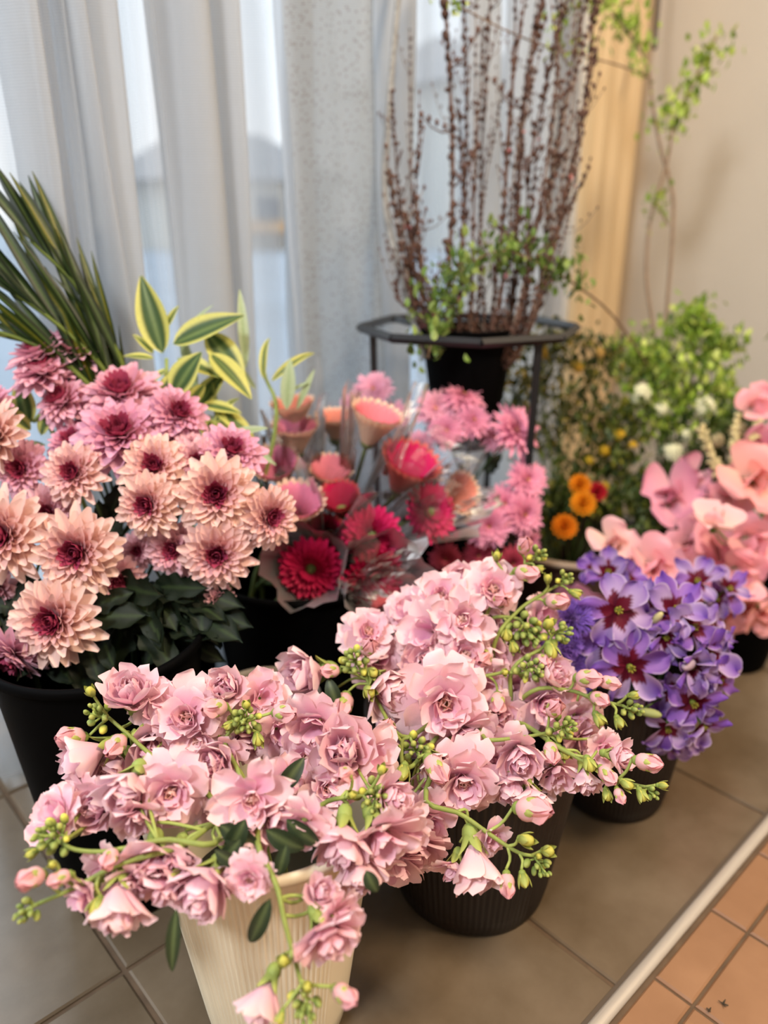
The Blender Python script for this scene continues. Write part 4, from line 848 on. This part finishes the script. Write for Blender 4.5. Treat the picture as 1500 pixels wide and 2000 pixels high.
# fluffy purple ageratum
def fluff_head(seed, c):
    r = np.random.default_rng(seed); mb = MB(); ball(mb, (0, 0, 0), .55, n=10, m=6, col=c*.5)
    for k in range(420):
        d = r.normal(size=3); d /= np.linalg.norm(d)
        if d[2] < -.3: continue
        e = d+r.normal(size=3)*.28; e /= np.linalg.norm(e); x = np.cross(d, [.3, .5, .8]); x /= np.linalg.norm(x); wv = .022
        p0, p1, p2 = d*.5, d*.78+e*.08, d*.72+e*.36
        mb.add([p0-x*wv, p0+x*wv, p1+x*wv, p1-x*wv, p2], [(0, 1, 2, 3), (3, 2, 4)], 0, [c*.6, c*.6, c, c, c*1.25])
    return mb.mesh('flower_head', [M_petal], False)
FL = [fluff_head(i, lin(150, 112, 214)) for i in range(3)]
def fluffy(label, items):
    t = thing('floss_flower', rt_(rP, -.04, .0), label, 'flower', 'fluffy purple flowers beside the stock'); mb = MB(); base = P(1150, 1400, .84); tube(mb, [np.array(t.location), base], .002, .002, n=4, k=6, col=lin(60, 76, 44))
    for (px, py, rp, z) in items:
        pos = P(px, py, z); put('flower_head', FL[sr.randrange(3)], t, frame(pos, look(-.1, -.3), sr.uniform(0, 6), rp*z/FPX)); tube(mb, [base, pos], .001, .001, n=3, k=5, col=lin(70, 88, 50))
    put('stem', mb.mesh('stem', [M_green]), t)
fluffy('fluffy violet flower head beside the front purple bloom', [(1122, 1210, 38, .70), (1145, 1190, 26, .71), (1108, 1190, 26, .71)])
fluffy('fluffy violet flower head tucked behind the green stock buds', [(1085, 1272, 40, .71), (1110, 1255, 32, .71), (1058, 1268, 30, .70), (1112, 1300, 36, .72), (1130, 1330, 30, .73), (1090, 1310, 32, .72)])
fluffy('tiny dark violet flower peeping out above the stock at its left', [(785, 1183, 20, .74), (800, 1172, 16, .75)])

# ------------------------------------------------------------------ sweet peas
def sweetpea_mesh(seed, c1, c2):
    r = np.random.default_rng(seed); mb = MB()
    def pt(L, W, e, cu, cup, ruf, az, z0=0, tw=0):
        V, F, U, Wv = petal(11, 13, L, W, e, cu, cup=cup, ruf=ruf, az=az, r=r, z0=z0, notch=.2, twist=tw, shp=lambda u: np.clip(.15+1.3*u**.6, 0, 1.05)*np.sqrt(np.clip(1-u**7, 0, 1))); mb.add(V, F, 0, mixc(c2, c1, U*1.2+.1*np.abs(Wv)))
    pt(1.1, 1.9, 1.0, -.4, .25, .16, 0); pt(1.0, 1.7, .9, -.7, .1, .17, math.pi*1.0); pt(.85, .9, 1.2, .4, .6, .06, 2.2); pt(.85, .9, 1.2, .4, .6, .06, -2.2); pt(.95, 1.2, .75, -.5, .2, .1, 1.5); pt(.6, .5, 1.3, .9, .8, .03, 3.1)
    me = mb.mesh('blossom', [M_petal]); cb = MB(); ball(cb, (0, 0, -.05), .14, sz=1.1, col=lin(110, 140, 66))
    for k in range(5): V, F, U, Wv = petal(5, 3, .28, .12, .8, -.3, shp=shape_lance, r0=.08, az=k*1.256); cb.add(V, F, 0, lin(116, 146, 68))
    return me, cb.mesh('calyx', [M_green])
SPEA = [sweetpea_mesh(1, lin(248, 176, 190), lin(252, 212, 204)), sweetpea_mesh(2, lin(250, 196, 198), lin(252, 224, 206)), sweetpea_mesh(3, lin(250, 176, 176), lin(253, 214, 196)), sweetpea_mesh(4, lin(240, 164, 190), lin(248, 206, 212))]
rT = np.array([cT[0], cT[1], .03])
def sweetpea(label, items, i):
    t = thing('sweet_pea_stem', rt_(rT, .03*math.cos(i), .03*math.sin(i)), label, 'flower', 'pink sweet peas at the right edge'); mb = MB(); root = np.array(t.location); top = P(items[0][0], items[0][1], items[0][5])
    rim = np.array([cT[0]+.05*math.cos(i), cT[1]+.05*math.sin(i), .17]); d0 = look(items[0][3], items[0][4])
    C = tube(mb, [root, rim, rim*.4+top*.6-np.array([0, 0, .02]), top-d0*.012], .0018, .0013, n=18, k=6, col=lin(128, 156, 80))
    for (px, py, rp, fx, fy, z, v) in items:
        d = look(fx, fy); pos = P(px, py, z); r = rp*z/FPX; me, ca = SPEA[v]; base = pos-d*r*.5
        o = put('blossom', me, t, frame(base, d, sr.uniform(0, 6), r*1.1)); sub('calyx', ca, o); tube(mb, [C[12], (C[12]+base)/2-d*.01, base], .001, .001, n=6, k=5, col=lin(128, 156, 80))
    put('stem', mb.mesh('stem', [M_green]), t)
SPL = [('pale pink sweet pea seen side-on with its green calyx, in front of the others', [(1398, 1012, 48, .0, -.85, .88, 1)]),
 ('blush sweet pea with curled petals at the left end of the bunch', [(1200, 1060, 50, -.2, -.35, .93, 1), (1235, 1115, 45, .1, .0, .94, 0)]),
 ('sweet pea with a tall wavy petal standing before the bunch', [(1282, 1105, 62, .1, -.1, .90, 0), (1262, 1160, 42, -.1, .3, .91, 2)]),
 ('mauve pink sweet pea at the upper left of the bunch', [(1312, 965, 62, -.3, -.1, 1.02, 3), (1350, 935, 48, .1, -.4, 1.05, 3)]),
 ('sweet pea stem highest at the right edge, against the beige wall', [(1482, 790, 46, .1, -.2, 1.02, 0), (1495, 860, 42, .0, -.1, 1.0, 3)]),
 ('large peach pink sweet pea at the right edge under the highest ones', [(1478, 935, 74, -.1, -.1, .95, 2), (1430, 960, 54, -.2, -.1, 1.0, 0)]),
 ('pink sweet pea in the middle of the bunch behind the pale one', [(1420, 1065, 70, .1, .0, .97, 0), (1355, 1060, 56, -.2, -.1, 1.0, 0)]),
 ('bright pink sweet pea low in the middle of the bunch', [(1345, 1115, 58, -.1, .2, .98, 0), (1400, 1135, 50, .2, .2, .96, 3)]),
 ('pink sweet pea at the right edge below the peach one', [(1475, 1055, 60, .1, .1, .95, 0), (1450, 1120, 55, .1, .3, .94, 0)]),
 ('coral sweet pea hanging low above the small black bucket', [(1460, 1190, 52, .1, .5, .98, 2), (1405, 1195, 42, -.2, .4, .99, 2), (1495, 1200, 46, .1, .4, .96, 2)]),
 ('coral pink sweet pea behind the purple flowers', [(1345, 1170, 44, -.2, .3, 1.0, 2), (1440, 1160, 46, .1, .3, 1.0, 2), (1395, 1230, 36, 0, .6, 1.02, 2)]),
 ('dusky pink sweet pea low at the far left end, behind the violet fluff', [(1150, 1190, 38, -.2, .1, .98, 3), (1120, 1165, 32, -.3, .0, 1.0, 3)])]
for i, (lb, it) in enumerate(SPL): sweetpea(lb, it, i)

# ------------------------------------------------------------------ variegated foliage
def vleaf(L, Wd, curl, yellow=.45):
    mb = MB(); V, F, U, Wv = petal(14, 9, 1, Wd, .0, curl, cup=.25, shp=lambda u: np.sin(np.pi*np.clip(u, 0, 1)**.75)**.9+.02)
    g, yv = lin(58, 84, 40), lin(206, 204, 110); c = np.where((np.abs(Wv) > yellow)[:, None], yv, g); mid = (np.abs(Wv) < .05); c = np.where(mid[:, None], lin(110, 130, 70), c)
    mb.add(V, F, 0, c); return mb.mesh('leaf', [M_leaf])
VL = [vleaf(1, .34, -.3), vleaf(1, .5, -.2, .5), vleaf(1, .22, -1.2, .4)]
PALE = slender_leaf(1, .14, lin(176, 190, 150), lin(150, 170, 120), -.3)
def foliage_plant(label, base, stems):
    t = thing('variegated_foliage', base, label, 'plant', 'variegated leaf stems before the curtain'); mb = MB()
    for (path, lv) in stems:
        W = [np.array(base)]+[P(*p) for p in path]; tube(mb, W, .003, .0018, n=14, k=6, col=lin(150, 165, 90))
        for (ax, ay, bx, by, z, k, wv) in lv: 
            me = PALE if k == 9 else VL[k]; leaf_to(t, me, P(ax, ay, z), P(bx, by, z-.01), wv, sr.uniform(-.3, .3))
    put('stem', mb.mesh('stem', [M_green]), t)
b1 = np.array([0.36, 0.765, 0.02])
bucket('flower_bucket', (.375, .775), .035, .05, .18, M_black, 'slim black bucket by the curtain holding the variegated leaves')
foliage_plant('variegated stem with the tall pointed yellow-edged leaf at left', (.36, .775, .03), [([(330, 900, .80), (325, 700, .79)], [(318, 690, 272, 535, .79, 1, .75), (300, 690, 262, 650, .79, 0, 1.2), (330, 720, 255, 760, .79, 2, 1.2), (325, 640, 345, 595, .79, 0, 1.0), (300, 700, 240, 690, .78, 0, 1), (330, 790, 300, 740, .78, 0, 1.2)])])
foliage_plant('variegated stem with a long leaf pointing right and a broad rounded one', (.37, .785, .03), [([(360, 880, .79), (350, 700, .79)], [(338, 672, 472, 608, .79, 1, .8), (338, 772, 388, 685, .77, 1, 1.4), (350, 700, 430, 730, .79, 0, 1.1), (345, 730, 300, 780, .78, 0, 1.2), (360, 650, 410, 590, .8, 9, 1)])])
foliage_plant('variegated stem with drooping striped leaves in the middle', (.38, .78, .03), [([(420, 900, .81), (410, 690, .80)], [(405, 650, 480, 745, .80, 1, .9), (410, 690, 495, 770, .79, 0, 1.2), (420, 800, 520, 850, .79, 2, 1.5), (430, 790, 505, 880, .79, 2, 1.2), (400, 750, 350, 810, .79, 0, 1.1), (420, 830, 450, 760, .79, 2, 1.2), (410, 820, 400, 880, .78, 0, 1.2), (440, 850, 520, 830, .79, 9, 1.6)])])
foliage_plant('low leafy variegated stem filling in just above the chrysanthemums', (.385, .79, .03), [([(380, 930, .80), (390, 800, .80)], [(385, 800, 320, 720, .80, 0, 1.1), (395, 790, 470, 800, .79, 0, 1.1), (390, 830, 450, 890, .79, 2, 1.4), (380, 800, 440, 720, .80, 1, .8), (400, 820, 480, 900, .79, 0, 1.0), (360, 780, 270, 800, .79, 2, 1.3), (400, 810, 540, 900, .80, 9, 1.2), (385, 770, 350, 640, .81, 9, 1.3)])])
foliage_plant('slender stem with narrow arching leaves right of the variegated ones', (.39, .785, .03), [([(530, 880, .84), (515, 720, .83)], [(515, 740, 508, 640, .82, 2, .8), (530, 745, 612, 662, .82, 2, .7), (480, 720, 470, 560, .82, 9, 1), (560, 800, 565, 700, .82, 9, 2.2), (545, 780, 600, 740, .83, 9, 1.5), (500, 760, 450, 700, .82, 9, 1.4), (580, 800, 612, 720, .83, 9, 1.2)])])
foliage_plant('variegated leaves low at the far left behind the mum blooms', (.35, .77, .03), [([(120, 880, .765), (60, 820, .755)], [(55, 830, 35, 735, .755, 1, .9), (60, 840, 5, 790, .75, 0, 1.2), (80, 850, 100, 780, .755, 0, 1.3), (90, 870, 30, 860, .75, 9, 2)])])
# palm fronds
PALM = slender_leaf(1, .07, lin(50, 66, 18), lin(120, 116, 34), -.12, 'leaflet', M_leaf, 8)
PALM2 = slender_leaf(1, .08, lin(28, 42, 16), lin(70, 90, 44), -.2, 'leaflet', M_leaf, 8)
def palm(label, rach, tips, n, z):
    t = thing('palm_frond', P(*rach[0]), label, 'plant', 'palm fronds at the left'); mb = MB(); C = tube(mb, [P(*p) for p in rach], .003, .0018, n=30, k=6, col=lin(96, 110, 40))
    tp = smooth_path([P(*p) for p in tips], n)
    for k in range(n):
        a = C[int(29*(.12+.85*k/n))]; leaf_to(t, sr.choice((PALM, PALM2)), a, tp[k]+rng.uniform(-1, 1, 3)*np.array([.025, .006, .03]), sr.uniform(.8, 1.3), sr.uniform(-.8, .8))
    put('rachis', mb.mesh('rachis', [M_green]), t)
palm('dark green palm frond fanning to the upper left, nearest the curtain', [(270, 860, .79), (235, 700, .77), (150, 560, .755), (60, 470, .745)], [(225, 610, .775), (190, 560, .76), (90, 420, .745), (20, 345, .735), (-40, 330, .73)], 24, .75)
palm('palm frond with yellowish leaflets leaning over the chrysanthemums', [(260, 880, .78), (215, 740, .76), (120, 640, .745), (10, 560, .735)], [(190, 600, .765), (100, 480, .74), (10, 400, .73), (-50, 400, .72), (-80, 470, .72)], 24, .74)
palm('lower palm frond reaching out of the photo at left', [(240, 880, .77), (180, 760, .75), (80, 680, .74), (-30, 640, .73)], [(120, 600, .745), (30, 520, .73), (-40, 520, .725), (-90, 580, .72), (-90, 620, .72)], 20, .73)

# ------------------------------------------------------------------ plant stand, vase and bare branches
sz_ = .965; sc0 = P(915, 640, sz_); RH = sc0[2]
t = thing('plant_stand', (sc0[0], sc0[1], 0), 'black metal plant stand with an octagonal top ring holding the branch vase', 'stand')
def ring_path(r, z, n=8, ph=.39): return [np.array([sc0[0]+r*math.cos(ph+2*math.pi*k/n), sc0[1]+r*math.sin(ph+2*math.pi*k/n), z]) for k in range(n)]
phs = math.pi/2-YAW+0.0
mb = MB(); R = .136; pts = ring_path(R, RH, 8, -YAW); 
for k in range(8):
    a, b = pts[k], pts[(k+1) % 8]; tube(mb, [a, b], .0055, .0055, n=2, k=4, smooth=False)
put('top_ring', mb.mesh('top_ring', [M_metal], False), t)
mb = MB(); pts2 = ring_path(.065, RH-.01, 16)
for k in range(16): tube(mb, [pts2[k], pts2[(k+1) % 16]], .004, .004, n=2, k=5, smooth=False)
put('inner_ring', mb.mesh('inner_ring', [M_metal]), t)
for k in range(4):
    a = -YAW+math.pi/2*k+math.pi/8*0; mb = MB(); p0 = np.array([sc0[0]+.058*math.cos(a+.78), sc0[1]+.058*math.sin(a+.78), RH-.008]); p1 = np.array([sc0[0]+(R*.93)*math.cos(a+.78), sc0[1]+(R*.93)*math.sin(a+.78), RH])
    tube(mb, [p0, p1], .004, .004, n=2, k=4, smooth=False); put('spoke', mb.mesh('spoke', [M_metal]), t)
for k in range(3):
    a = -YAW+math.pi+2*math.pi/3*k+.1; mb = MB(); p0 = np.array([sc0[0]+R*.88*math.cos(a), sc0[1]+R*.88*math.sin(a), RH]); p1 = np.array([sc0[0]+R*.80*math.cos(a), sc0[1]+R*.80*math.sin(a), 0.0])
    tube(mb, [p0, p1], .006, .005, n=3, k=4, smooth=False); put('leg', mb.mesh('leg', [M_metal], False), t)
vt = thing('vase', (sc0[0], sc0[1], RH-.15), 'black tapered vase hanging in the plant stand, full of bare branches', 'vase')
mb = MB(); prof = [(.001, -.15), (.038, -.15), (.045, -.10), (.055, -.03), (.060, .0), (.060, .002), (.057, .002), (.052, -.02), (.044, -.08), (.001, -.10)]
lathe(mb, [(r, z+RH) for r, z in prof], 48, c=(sc0[0], sc0[1])); put('body', mb.mesh('body', [M_black]), vt)
BR1, BR2 = lin(92, 64, 50), lin(128, 110, 98)
LBR = 'thin reddish brown budding branch standing in the black vase on the stand'
GBR = 'budding quince branches in the vase'
tops = [(758, 330, .9), (765, 180, .95), (790, 420, .97), (800, 60, .98), (815, 420, .95), (862, -90, .93), (872, -60, .98), (895, 200, 1.0), (905, -60, .98), (930, -80, .96), (945, 60, 1.0), (962, -80, .98), (985, 160, 1.0), (1040, -90, .95), (1075, -90, .94), (1088, -60, .97), (1110, -90, .95), (1122, -60, .96), (1140, -90, .97), (1160, -70, .94), (1165, 100, .95), (1192, -80, .96), (1150, 330, .98), (1100, 300, 1.0), (1055, 100, .93), (820, 240, .93), (1010, -80, .97), (1062, -90, .99), (1100, -90, .92), (1172, -60, .98), (1130, 200, .93), (1020, 260, .95), (800, 480, .92), (780, 520, .94)]
special = {5: ('thickest straight dark branch standing upright in the vase', .0034), 0: ('leftmost short branch bending out of the vase', .0025), 21: ('branch leaning furthest right out of the vase', .0026), 14: ('thick knobbly brown branch leaning right in the vase', .0036)}
for i, (tx, ty, z) in enumerate(tops):
    lb, rad = special.get(i, (LBR if i % 3 else 'thin grey-brown budding branch standing in the black vase on the stand', .0016+.0004*(i % 3)))
    a = i*2.399; root = np.array([sc0[0]+.02*math.cos(a), sc0[1]+.02*math.sin(a), RH-.095]); top = P(tx, ty, z); rim = np.array([sc0[0], sc0[1], RH])+(top-sc0)*.05+np.array([.028*math.cos(a), .028*math.sin(a), 0])
    mid = rim*.55+top*.45+rng.uniform(-.012, .012, 3)+np.array([0, 0, .02]); t = thing('budding_branch', root, lb, 'branch', GBR)
    bx = 925+max(-100, min(110, (tx-950)*.55)); rim = P(bx, 640, sz_+.035*math.sin(a)); mid = rim*.5+top*.5+rng.uniform(-.018, .018, 3)
    mb = MB(); col = BR1 if i % 3 else BR2; C = tube(mb, [root, rim, mid, top], rad*.8, rad*.45, n=60, k=6, col=col, wob=.2)
    bm_ = MB()
    for j in range(8, 60, 1):
        if sr.random() < .85:
            for q in range(2):
                d = rng.normal(size=3); d[2] = abs(d[2])+.4; d /= np.linalg.norm(d); s = rad*sr.uniform(.5, 1.5); ball(bm_, C[j]+d*rad*.8, s, sz=1.7, n=5, m=4, col=lin(80, 54, 44) if sr.random() < .99 else lin(190, 110, 115), M=frame((0, 0, 0), d))
    # short side twigs
    for j in range(12, 58, 6):
        d = rng.normal(size=3)*.6+np.array([0, 0, 1.0]); d /= np.linalg.norm(d); tube(mb, [C[j], C[j]+d*.02, C[j]+d*.04+np.array([0, 0, .02])], rad*.4, rad*.2, n=4, k=4, col=col); [ball(bm_, C[j]+d*.01*q+np.array([0, 0, .005*q]), rad*.8, sz=1.6, n=5, m=4, col=lin(96, 62, 48)) for q in (1, 2, 3, 4)]
    put('stem', mb.mesh('stem', [M_bark]), t); tag(put('buds', bm_.mesh('buds', [M_bark]), t), kind='stuff')
t = thing('bare_pole', P(752, 640, 1.0), 'pale grey straight branch standing alone at the left of the branches', 'branch'); mb = MB()
tube(mb, [P(830, 700, .97), P(790, 560, .975), P(752, 400, .98), P(760, 200, .97), P(782, -60, .95)], .005, .004, n=24, k=8, col=lin(146, 146, 144), wob=.08); put('stem', mb.mesh('stem', [M_bark]), t)

# ------------------------------------------------------------------ leafy branches and mixed greenery
def leafdot(seed, c):
    mb = MB(); V, F, U, Wv = petal(5, 3, 1, .62, .2, -.4, cup=.3, shp=shape_lance); mb.add(V, F, 0, c); return V, F
LV, LF, _, _ = petal(5, 3, 1, .6, .2, -.5, cup=.3, shp=shape_lance)
def scatter_leaves(mb, centres, size, n_each, spread, cols, up=.3):
    for c in centres:
        for k in range(n_each):
            d = rng.normal(size=3); d[2] += up; d /= np.linalg.norm(d); s = size*rng.uniform(.6, 1.3); M = frame((0, 0, 0), rng.normal(size=3), 0, s); p = c+rng.normal(size=3)*spread
            mb.add(LV@np.array(M.to_3x3()).T+p, LF, 0, cols[rng.integers(len(cols))]*rng.uniform(.8, 1.15))
LIME = [lin(150, 178, 62), lin(176, 198, 84), lin(122, 152, 54), lin(196, 208, 110)]
def leafy_branch(label, path, leafy, size=.009, n_each=9, spread=.008, rad=.002, group='green leafy branches in the corner', root=None, cols=LIME):
    root = root if root is not None else P(*path[0]); t = thing('leafy_branch', root, label, 'branch', group); mb = MB()
    pts = ([root] if np.linalg.norm(root-P(*path[0])) > .01 else [])+[P(*p) for p in path]; C = tube(mb, pts, rad, rad*.5, n=50, k=6, col=lin(132, 108, 86)); put('stem', mb.mesh('stem', [M_bark]), t)
    lm = MB(); cs = []
    for (a, b, dens) in leafy:
        for j in np.linspace(a*49, b*49, dens): cs.append(C[int(j)])
    scatter_leaves(lm, cs, size, n_each, spread, cols); tag(put('foliage', lm.mesh('foliage', [M_leaf]), t), kind='stuff')
rN = np.array([cN[0], cN[1], .1])
leafy_branch('tall green-leaved branch crossing its twin and ending upper right', [(1285, 760, 1.22), (1275, 640, 1.2), (1262, 540, 1.2), (1270, 430, 1.2), (1302, 320, 1.19), (1318, 240, 1.18), (1360, 150, 1.17), (1400, 70, 1.16)], [(.55, .57, 1), (.72, .99, 20)], root=rN, rad=.0035, n_each=9, spread=.014, size=.014)
leafy_branch('tall green-leaved branch bending left at the top', [(1300, 760, 1.22), (1300, 640, 1.21), (1312, 480, 1.2), (1314, 380, 1.2), (1290, 290, 1.19), (1275, 210, 1.18), (1262, 120, 1.17), (1200, 30, 1.16), (1150, -20, 1.15)], [(.62, .66, 2), (.80, .99, 20)], root=rN, rad=.0035, n_each=8, spread=.014, size=.014)
leafy_branch('thin twig arching left across the top of the bare branches', [(1268, 150, 1.15), (1200, 125, 1.1), (1080, 95, 1.0), (990, 60, .95), (920, 25, .92), (870, 0, .9)], [(.0, .1, 3), (.3, .34, 2), (.9, .99, 4)], rad=.0015, n_each=8)
leafy_branch('short leafy twig at the top among the bare branch tips', [(1110, 130, .98), (1090, 80, .97), (1100, 20, .96), (1120, -40, .95)], [(.1, .99, 8)], rad=.0015, n_each=8, spread=.012)
leafy_branch('leafy spur halfway up the two crossing branches', [(1305, 440, 1.2), (1290, 410, 1.19), (1280, 385, 1.18)], [(.3, .99, 5)], rad=.0015, n_each=8)
leafy_branch('trailing vine arching from the corner greenery down across the vase', [(1270, 720, 1.15), (1200, 620, 1.05), (1130, 560, .98), (1060, 520, .93), (980, 490, .91), (900, 530, .9), (860, 600, .89), (835, 700, .88)], [(.30, .42, 6), (.45, .62, 9), (.66, .99, 15)], rad=.0018, n_each=16, spread=.014, size=.012, cols=[lin(110, 140, 60), lin(140, 160, 80), lin(86, 110, 50)])
def bush(label, name, blobs, cols, size, n, root, cat='plant', flowers=None, group=None, npetal=1.0, stems=9, fs=.012):
    t = thing(name, root, label, cat, group); lm = MB(); sm = MB()
    for (px, py, rp, z) in blobs:
        c = P(px, py, z); r = rp*z/FPX
        tube(sm, [np.array(root), (np.array(root)+c)/2+rng.uniform(-.02, .02, 3), c], .0022, .0012, n=7, k=5, col=lin(92, 100, 52))
        cs = [c+rng.normal(size=3)*r*.55 for _ in range(int(n))]
        scatter_leaves(lm, cs, size, 7, size*.7, cols)
        for q in cs[::4]: tube(sm, [c, q], .0009, .0006, n=3, k=4, col=lin(92, 100, 52))
    tag(put('foliage', lm.mesh('foliage', [M_leaf]), t), kind='stuff'); put('stem', sm.mesh('stem', [M_green]), t)
    if flowers:
        for (px, py, rp, z, c) in flowers:
            fm = MB(); p = P(px, py, z); r = rp*z/FPX
            for k in range(26):
                d = rng.normal(size=3)*.5-FWD*.6; d /= np.linalg.norm(d); M = frame((0, 0, 0), d, 0, 1)
                for q in range(4):
                    V, F, U, Wv = petal(3, 3, r*.34, r*.3, .2, 0, az=q*1.57, shp=shape_obov); fm.add(V@np.array(M.to_3x3()).T+p+d*r*.7, F, 0, c*rng.uniform(.85, 1.1))
            put('blossom_cluster', fm.mesh('blossom_cluster', [M_petal]), t)
OLIVE = [lin(84, 92, 40), lin(112, 112, 44), lin(70, 80, 38), lin(150, 130, 50), lin(60, 72, 34)]
WH = lin(238, 238, 205)
bush('bright lime green leafy bunch with small white flower clusters in the corner', 'flowering_greenery', [(1330, 690, 70, 1.18), (1390, 690, 36, 1.16), (1280, 740, 60, 1.18), (1350, 760, 60, 1.16), (1300, 820, 55, 1.15), (1390, 800, 48, 1.14), (1350, 640, 28, 1.17), (1240, 700, 30, 1.16)], LIME+[lin(98, 124, 50)], .014, 34, rN, flowers=[(1250, 770, 26, 1.12, WH), (1375, 795, 26, 1.10, WH), (1312, 885, 26, 1.10, WH), (1420, 850, 18, 1.1, lin(222, 214, 170)), (1340, 850, 16, 1.1, WH), (1290, 800, 18, 1.1, WH)])
bush('dark olive bunch filling the space under the plant stand', 'filler_greenery', [(1050, 700, 55, 1.10), (1110, 760, 60, 1.12), (1030, 800, 50, 1.14), (1180, 720, 50, 1.12), (1090, 680, 40, 1.10), (1000, 760, 45, 1.08), (1060, 880, 40, 1.16), (1120, 820, 45, 1.15)], OLIVE, .011, 26, np.array([cB[0]-.02, cB[1]+.01, .1]), flowers=[(1060, 690, 14, 1.07, lin(190, 150, 50)), (1130, 720, 12, 1.08, lin(190, 150, 50)), (1170, 690, 14, 1.08, lin(196, 160, 90))])
bush('deep green bunch with mustard yellow specks standing in the brown planter', 'filler_greenery', [(1180, 830, 50, 1.12), (1220, 880, 50, 1.12), (1170, 900, 50, 1.12), (1210, 950, 50, 1.10), (1150, 980, 50, 1.10), (1090, 960, 45, 1.12), (1230, 820, 40, 1.12), (1190, 1010, 40, 1.08), (1260, 960, 36, 1.12), (1070, 1010, 40, 1.1)], [lin(70, 88, 34), lin(88, 104, 42), lin(54, 70, 30), lin(120, 120, 40)], .012, 26, np.array([cB[0], cB[1], .1]), flowers=[(1210, 850, 14, 1.07, lin(206, 168, 40)), (1180, 880, 14, 1.07, lin(206, 168, 40)), (1235, 870, 12, 1.07, lin(206, 168, 40)), (1180, 950, 12, 1.06, lin(190, 160, 40)), (1150, 900, 12, 1.07, lin(190, 160, 40))])
bush('dark green leaves behind the sweet peas in the corner', 'filler_greenery', [(1360, 880, 50, 1.12), (1420, 880, 50, 1.10), (1310, 940, 45, 1.12), (1440, 830, 40, 1.10), (1380, 950, 40, 1.08), (1270, 1020, 40, 1.05)], [lin(74, 92, 44), lin(96, 112, 52), lin(58, 76, 36)], .013, 24, rN+np.array([.0, -.02, 0]), flowers=[(1440, 840, 22, 1.05, lin(214, 196, 150)), (1400, 860, 18, 1.06, lin(214, 196, 150))])
# small round blooms low in the planter
def pompon(label, px, py, rp, z, c):
    pos = P(px, py, z); root = np.array([cB[0], cB[1], .12]); t = thing('pompon_flower', root, label, 'flower', 'small round blooms in the brown planter'); mb = MB(); r = rp*z/FPX
    for q, (n, L, e) in enumerate(((14, 1, .1), (12, .9, .5), (10, .75, .85), (8, .5, 1.15))):
        for k in range(n): V, F, U, Wv = petal(5, 4, L, .42, e, .5, cup=.4, az=2*math.pi*(k+.5*q)/n, shp=shape_obov); mb.add(V, F, 0, mixc(c*.7, c, U))
    put('flower_head', mb.mesh('flower_head', [M_petal]), t, frame(pos, look(-.1, -.3), 0, r)); s = MB(); tube(s, [root, (root+pos)/2, pos], .0018, .0015, n=6, k=5, col=lin(80, 98, 44)); put('stem', s.mesh('stem', [M_green]), t)
pompon('orange bloom glowing among the dark leaves, uppermost', 1132, 948, 24, 1.04, lin(240, 150, 30))
pompon('orange bloom just under the uppermost orange one', 1138, 985, 28, 1.03, lin(244, 160, 34))
pompon('red bloom beside the orange ones', 1165, 962, 22, 1.04, lin(190, 36, 50))
pompon('orange bloom lying just above the planter rim', 1102, 1030, 28, 1.02, lin(238, 140, 28))
# pale grass spikes
def grass(label, items):
    for i, (px, py, tx, ty, z) in enumerate(items):
        t = thing('grass_plume', rN, label[i], 'grass', 'pale grass plumes by the sweet peas'); mb = MB(); a = P(px, py, z); b = P(tx, ty, z)
        C = tube(mb, [rN, a*.9+rN*.1, a, b], .0012, .0008, n=30, k=5, col=lin(180, 176, 120)); put('stem', mb.mesh('stem', [M_green]), t); g = MB()
        for j in range(17, 30):
            for q in range(6): d = rng.normal(size=3)*.5+(b-a)/np.linalg.norm(b-a); d /= np.linalg.norm(d); ball(g, C[j]+d*.005, .0028, sz=1.8, n=5, m=3, col=lin(214, 200, 150), M=frame((0, 0, 0), d))
        tag(put('seed_head', g.mesh('seed_head', [M_green]), t), kind='stuff')
grass(['pale plume leaning left above the sweet peas', 'pale plume pointing straight up behind the sweet peas', 'pale plume nearest the right edge'], [(1400, 920, 1370, 840, 1.02), (1430, 920, 1440, 820, 1.02), (1450, 900, 1480, 830, 1.0)])
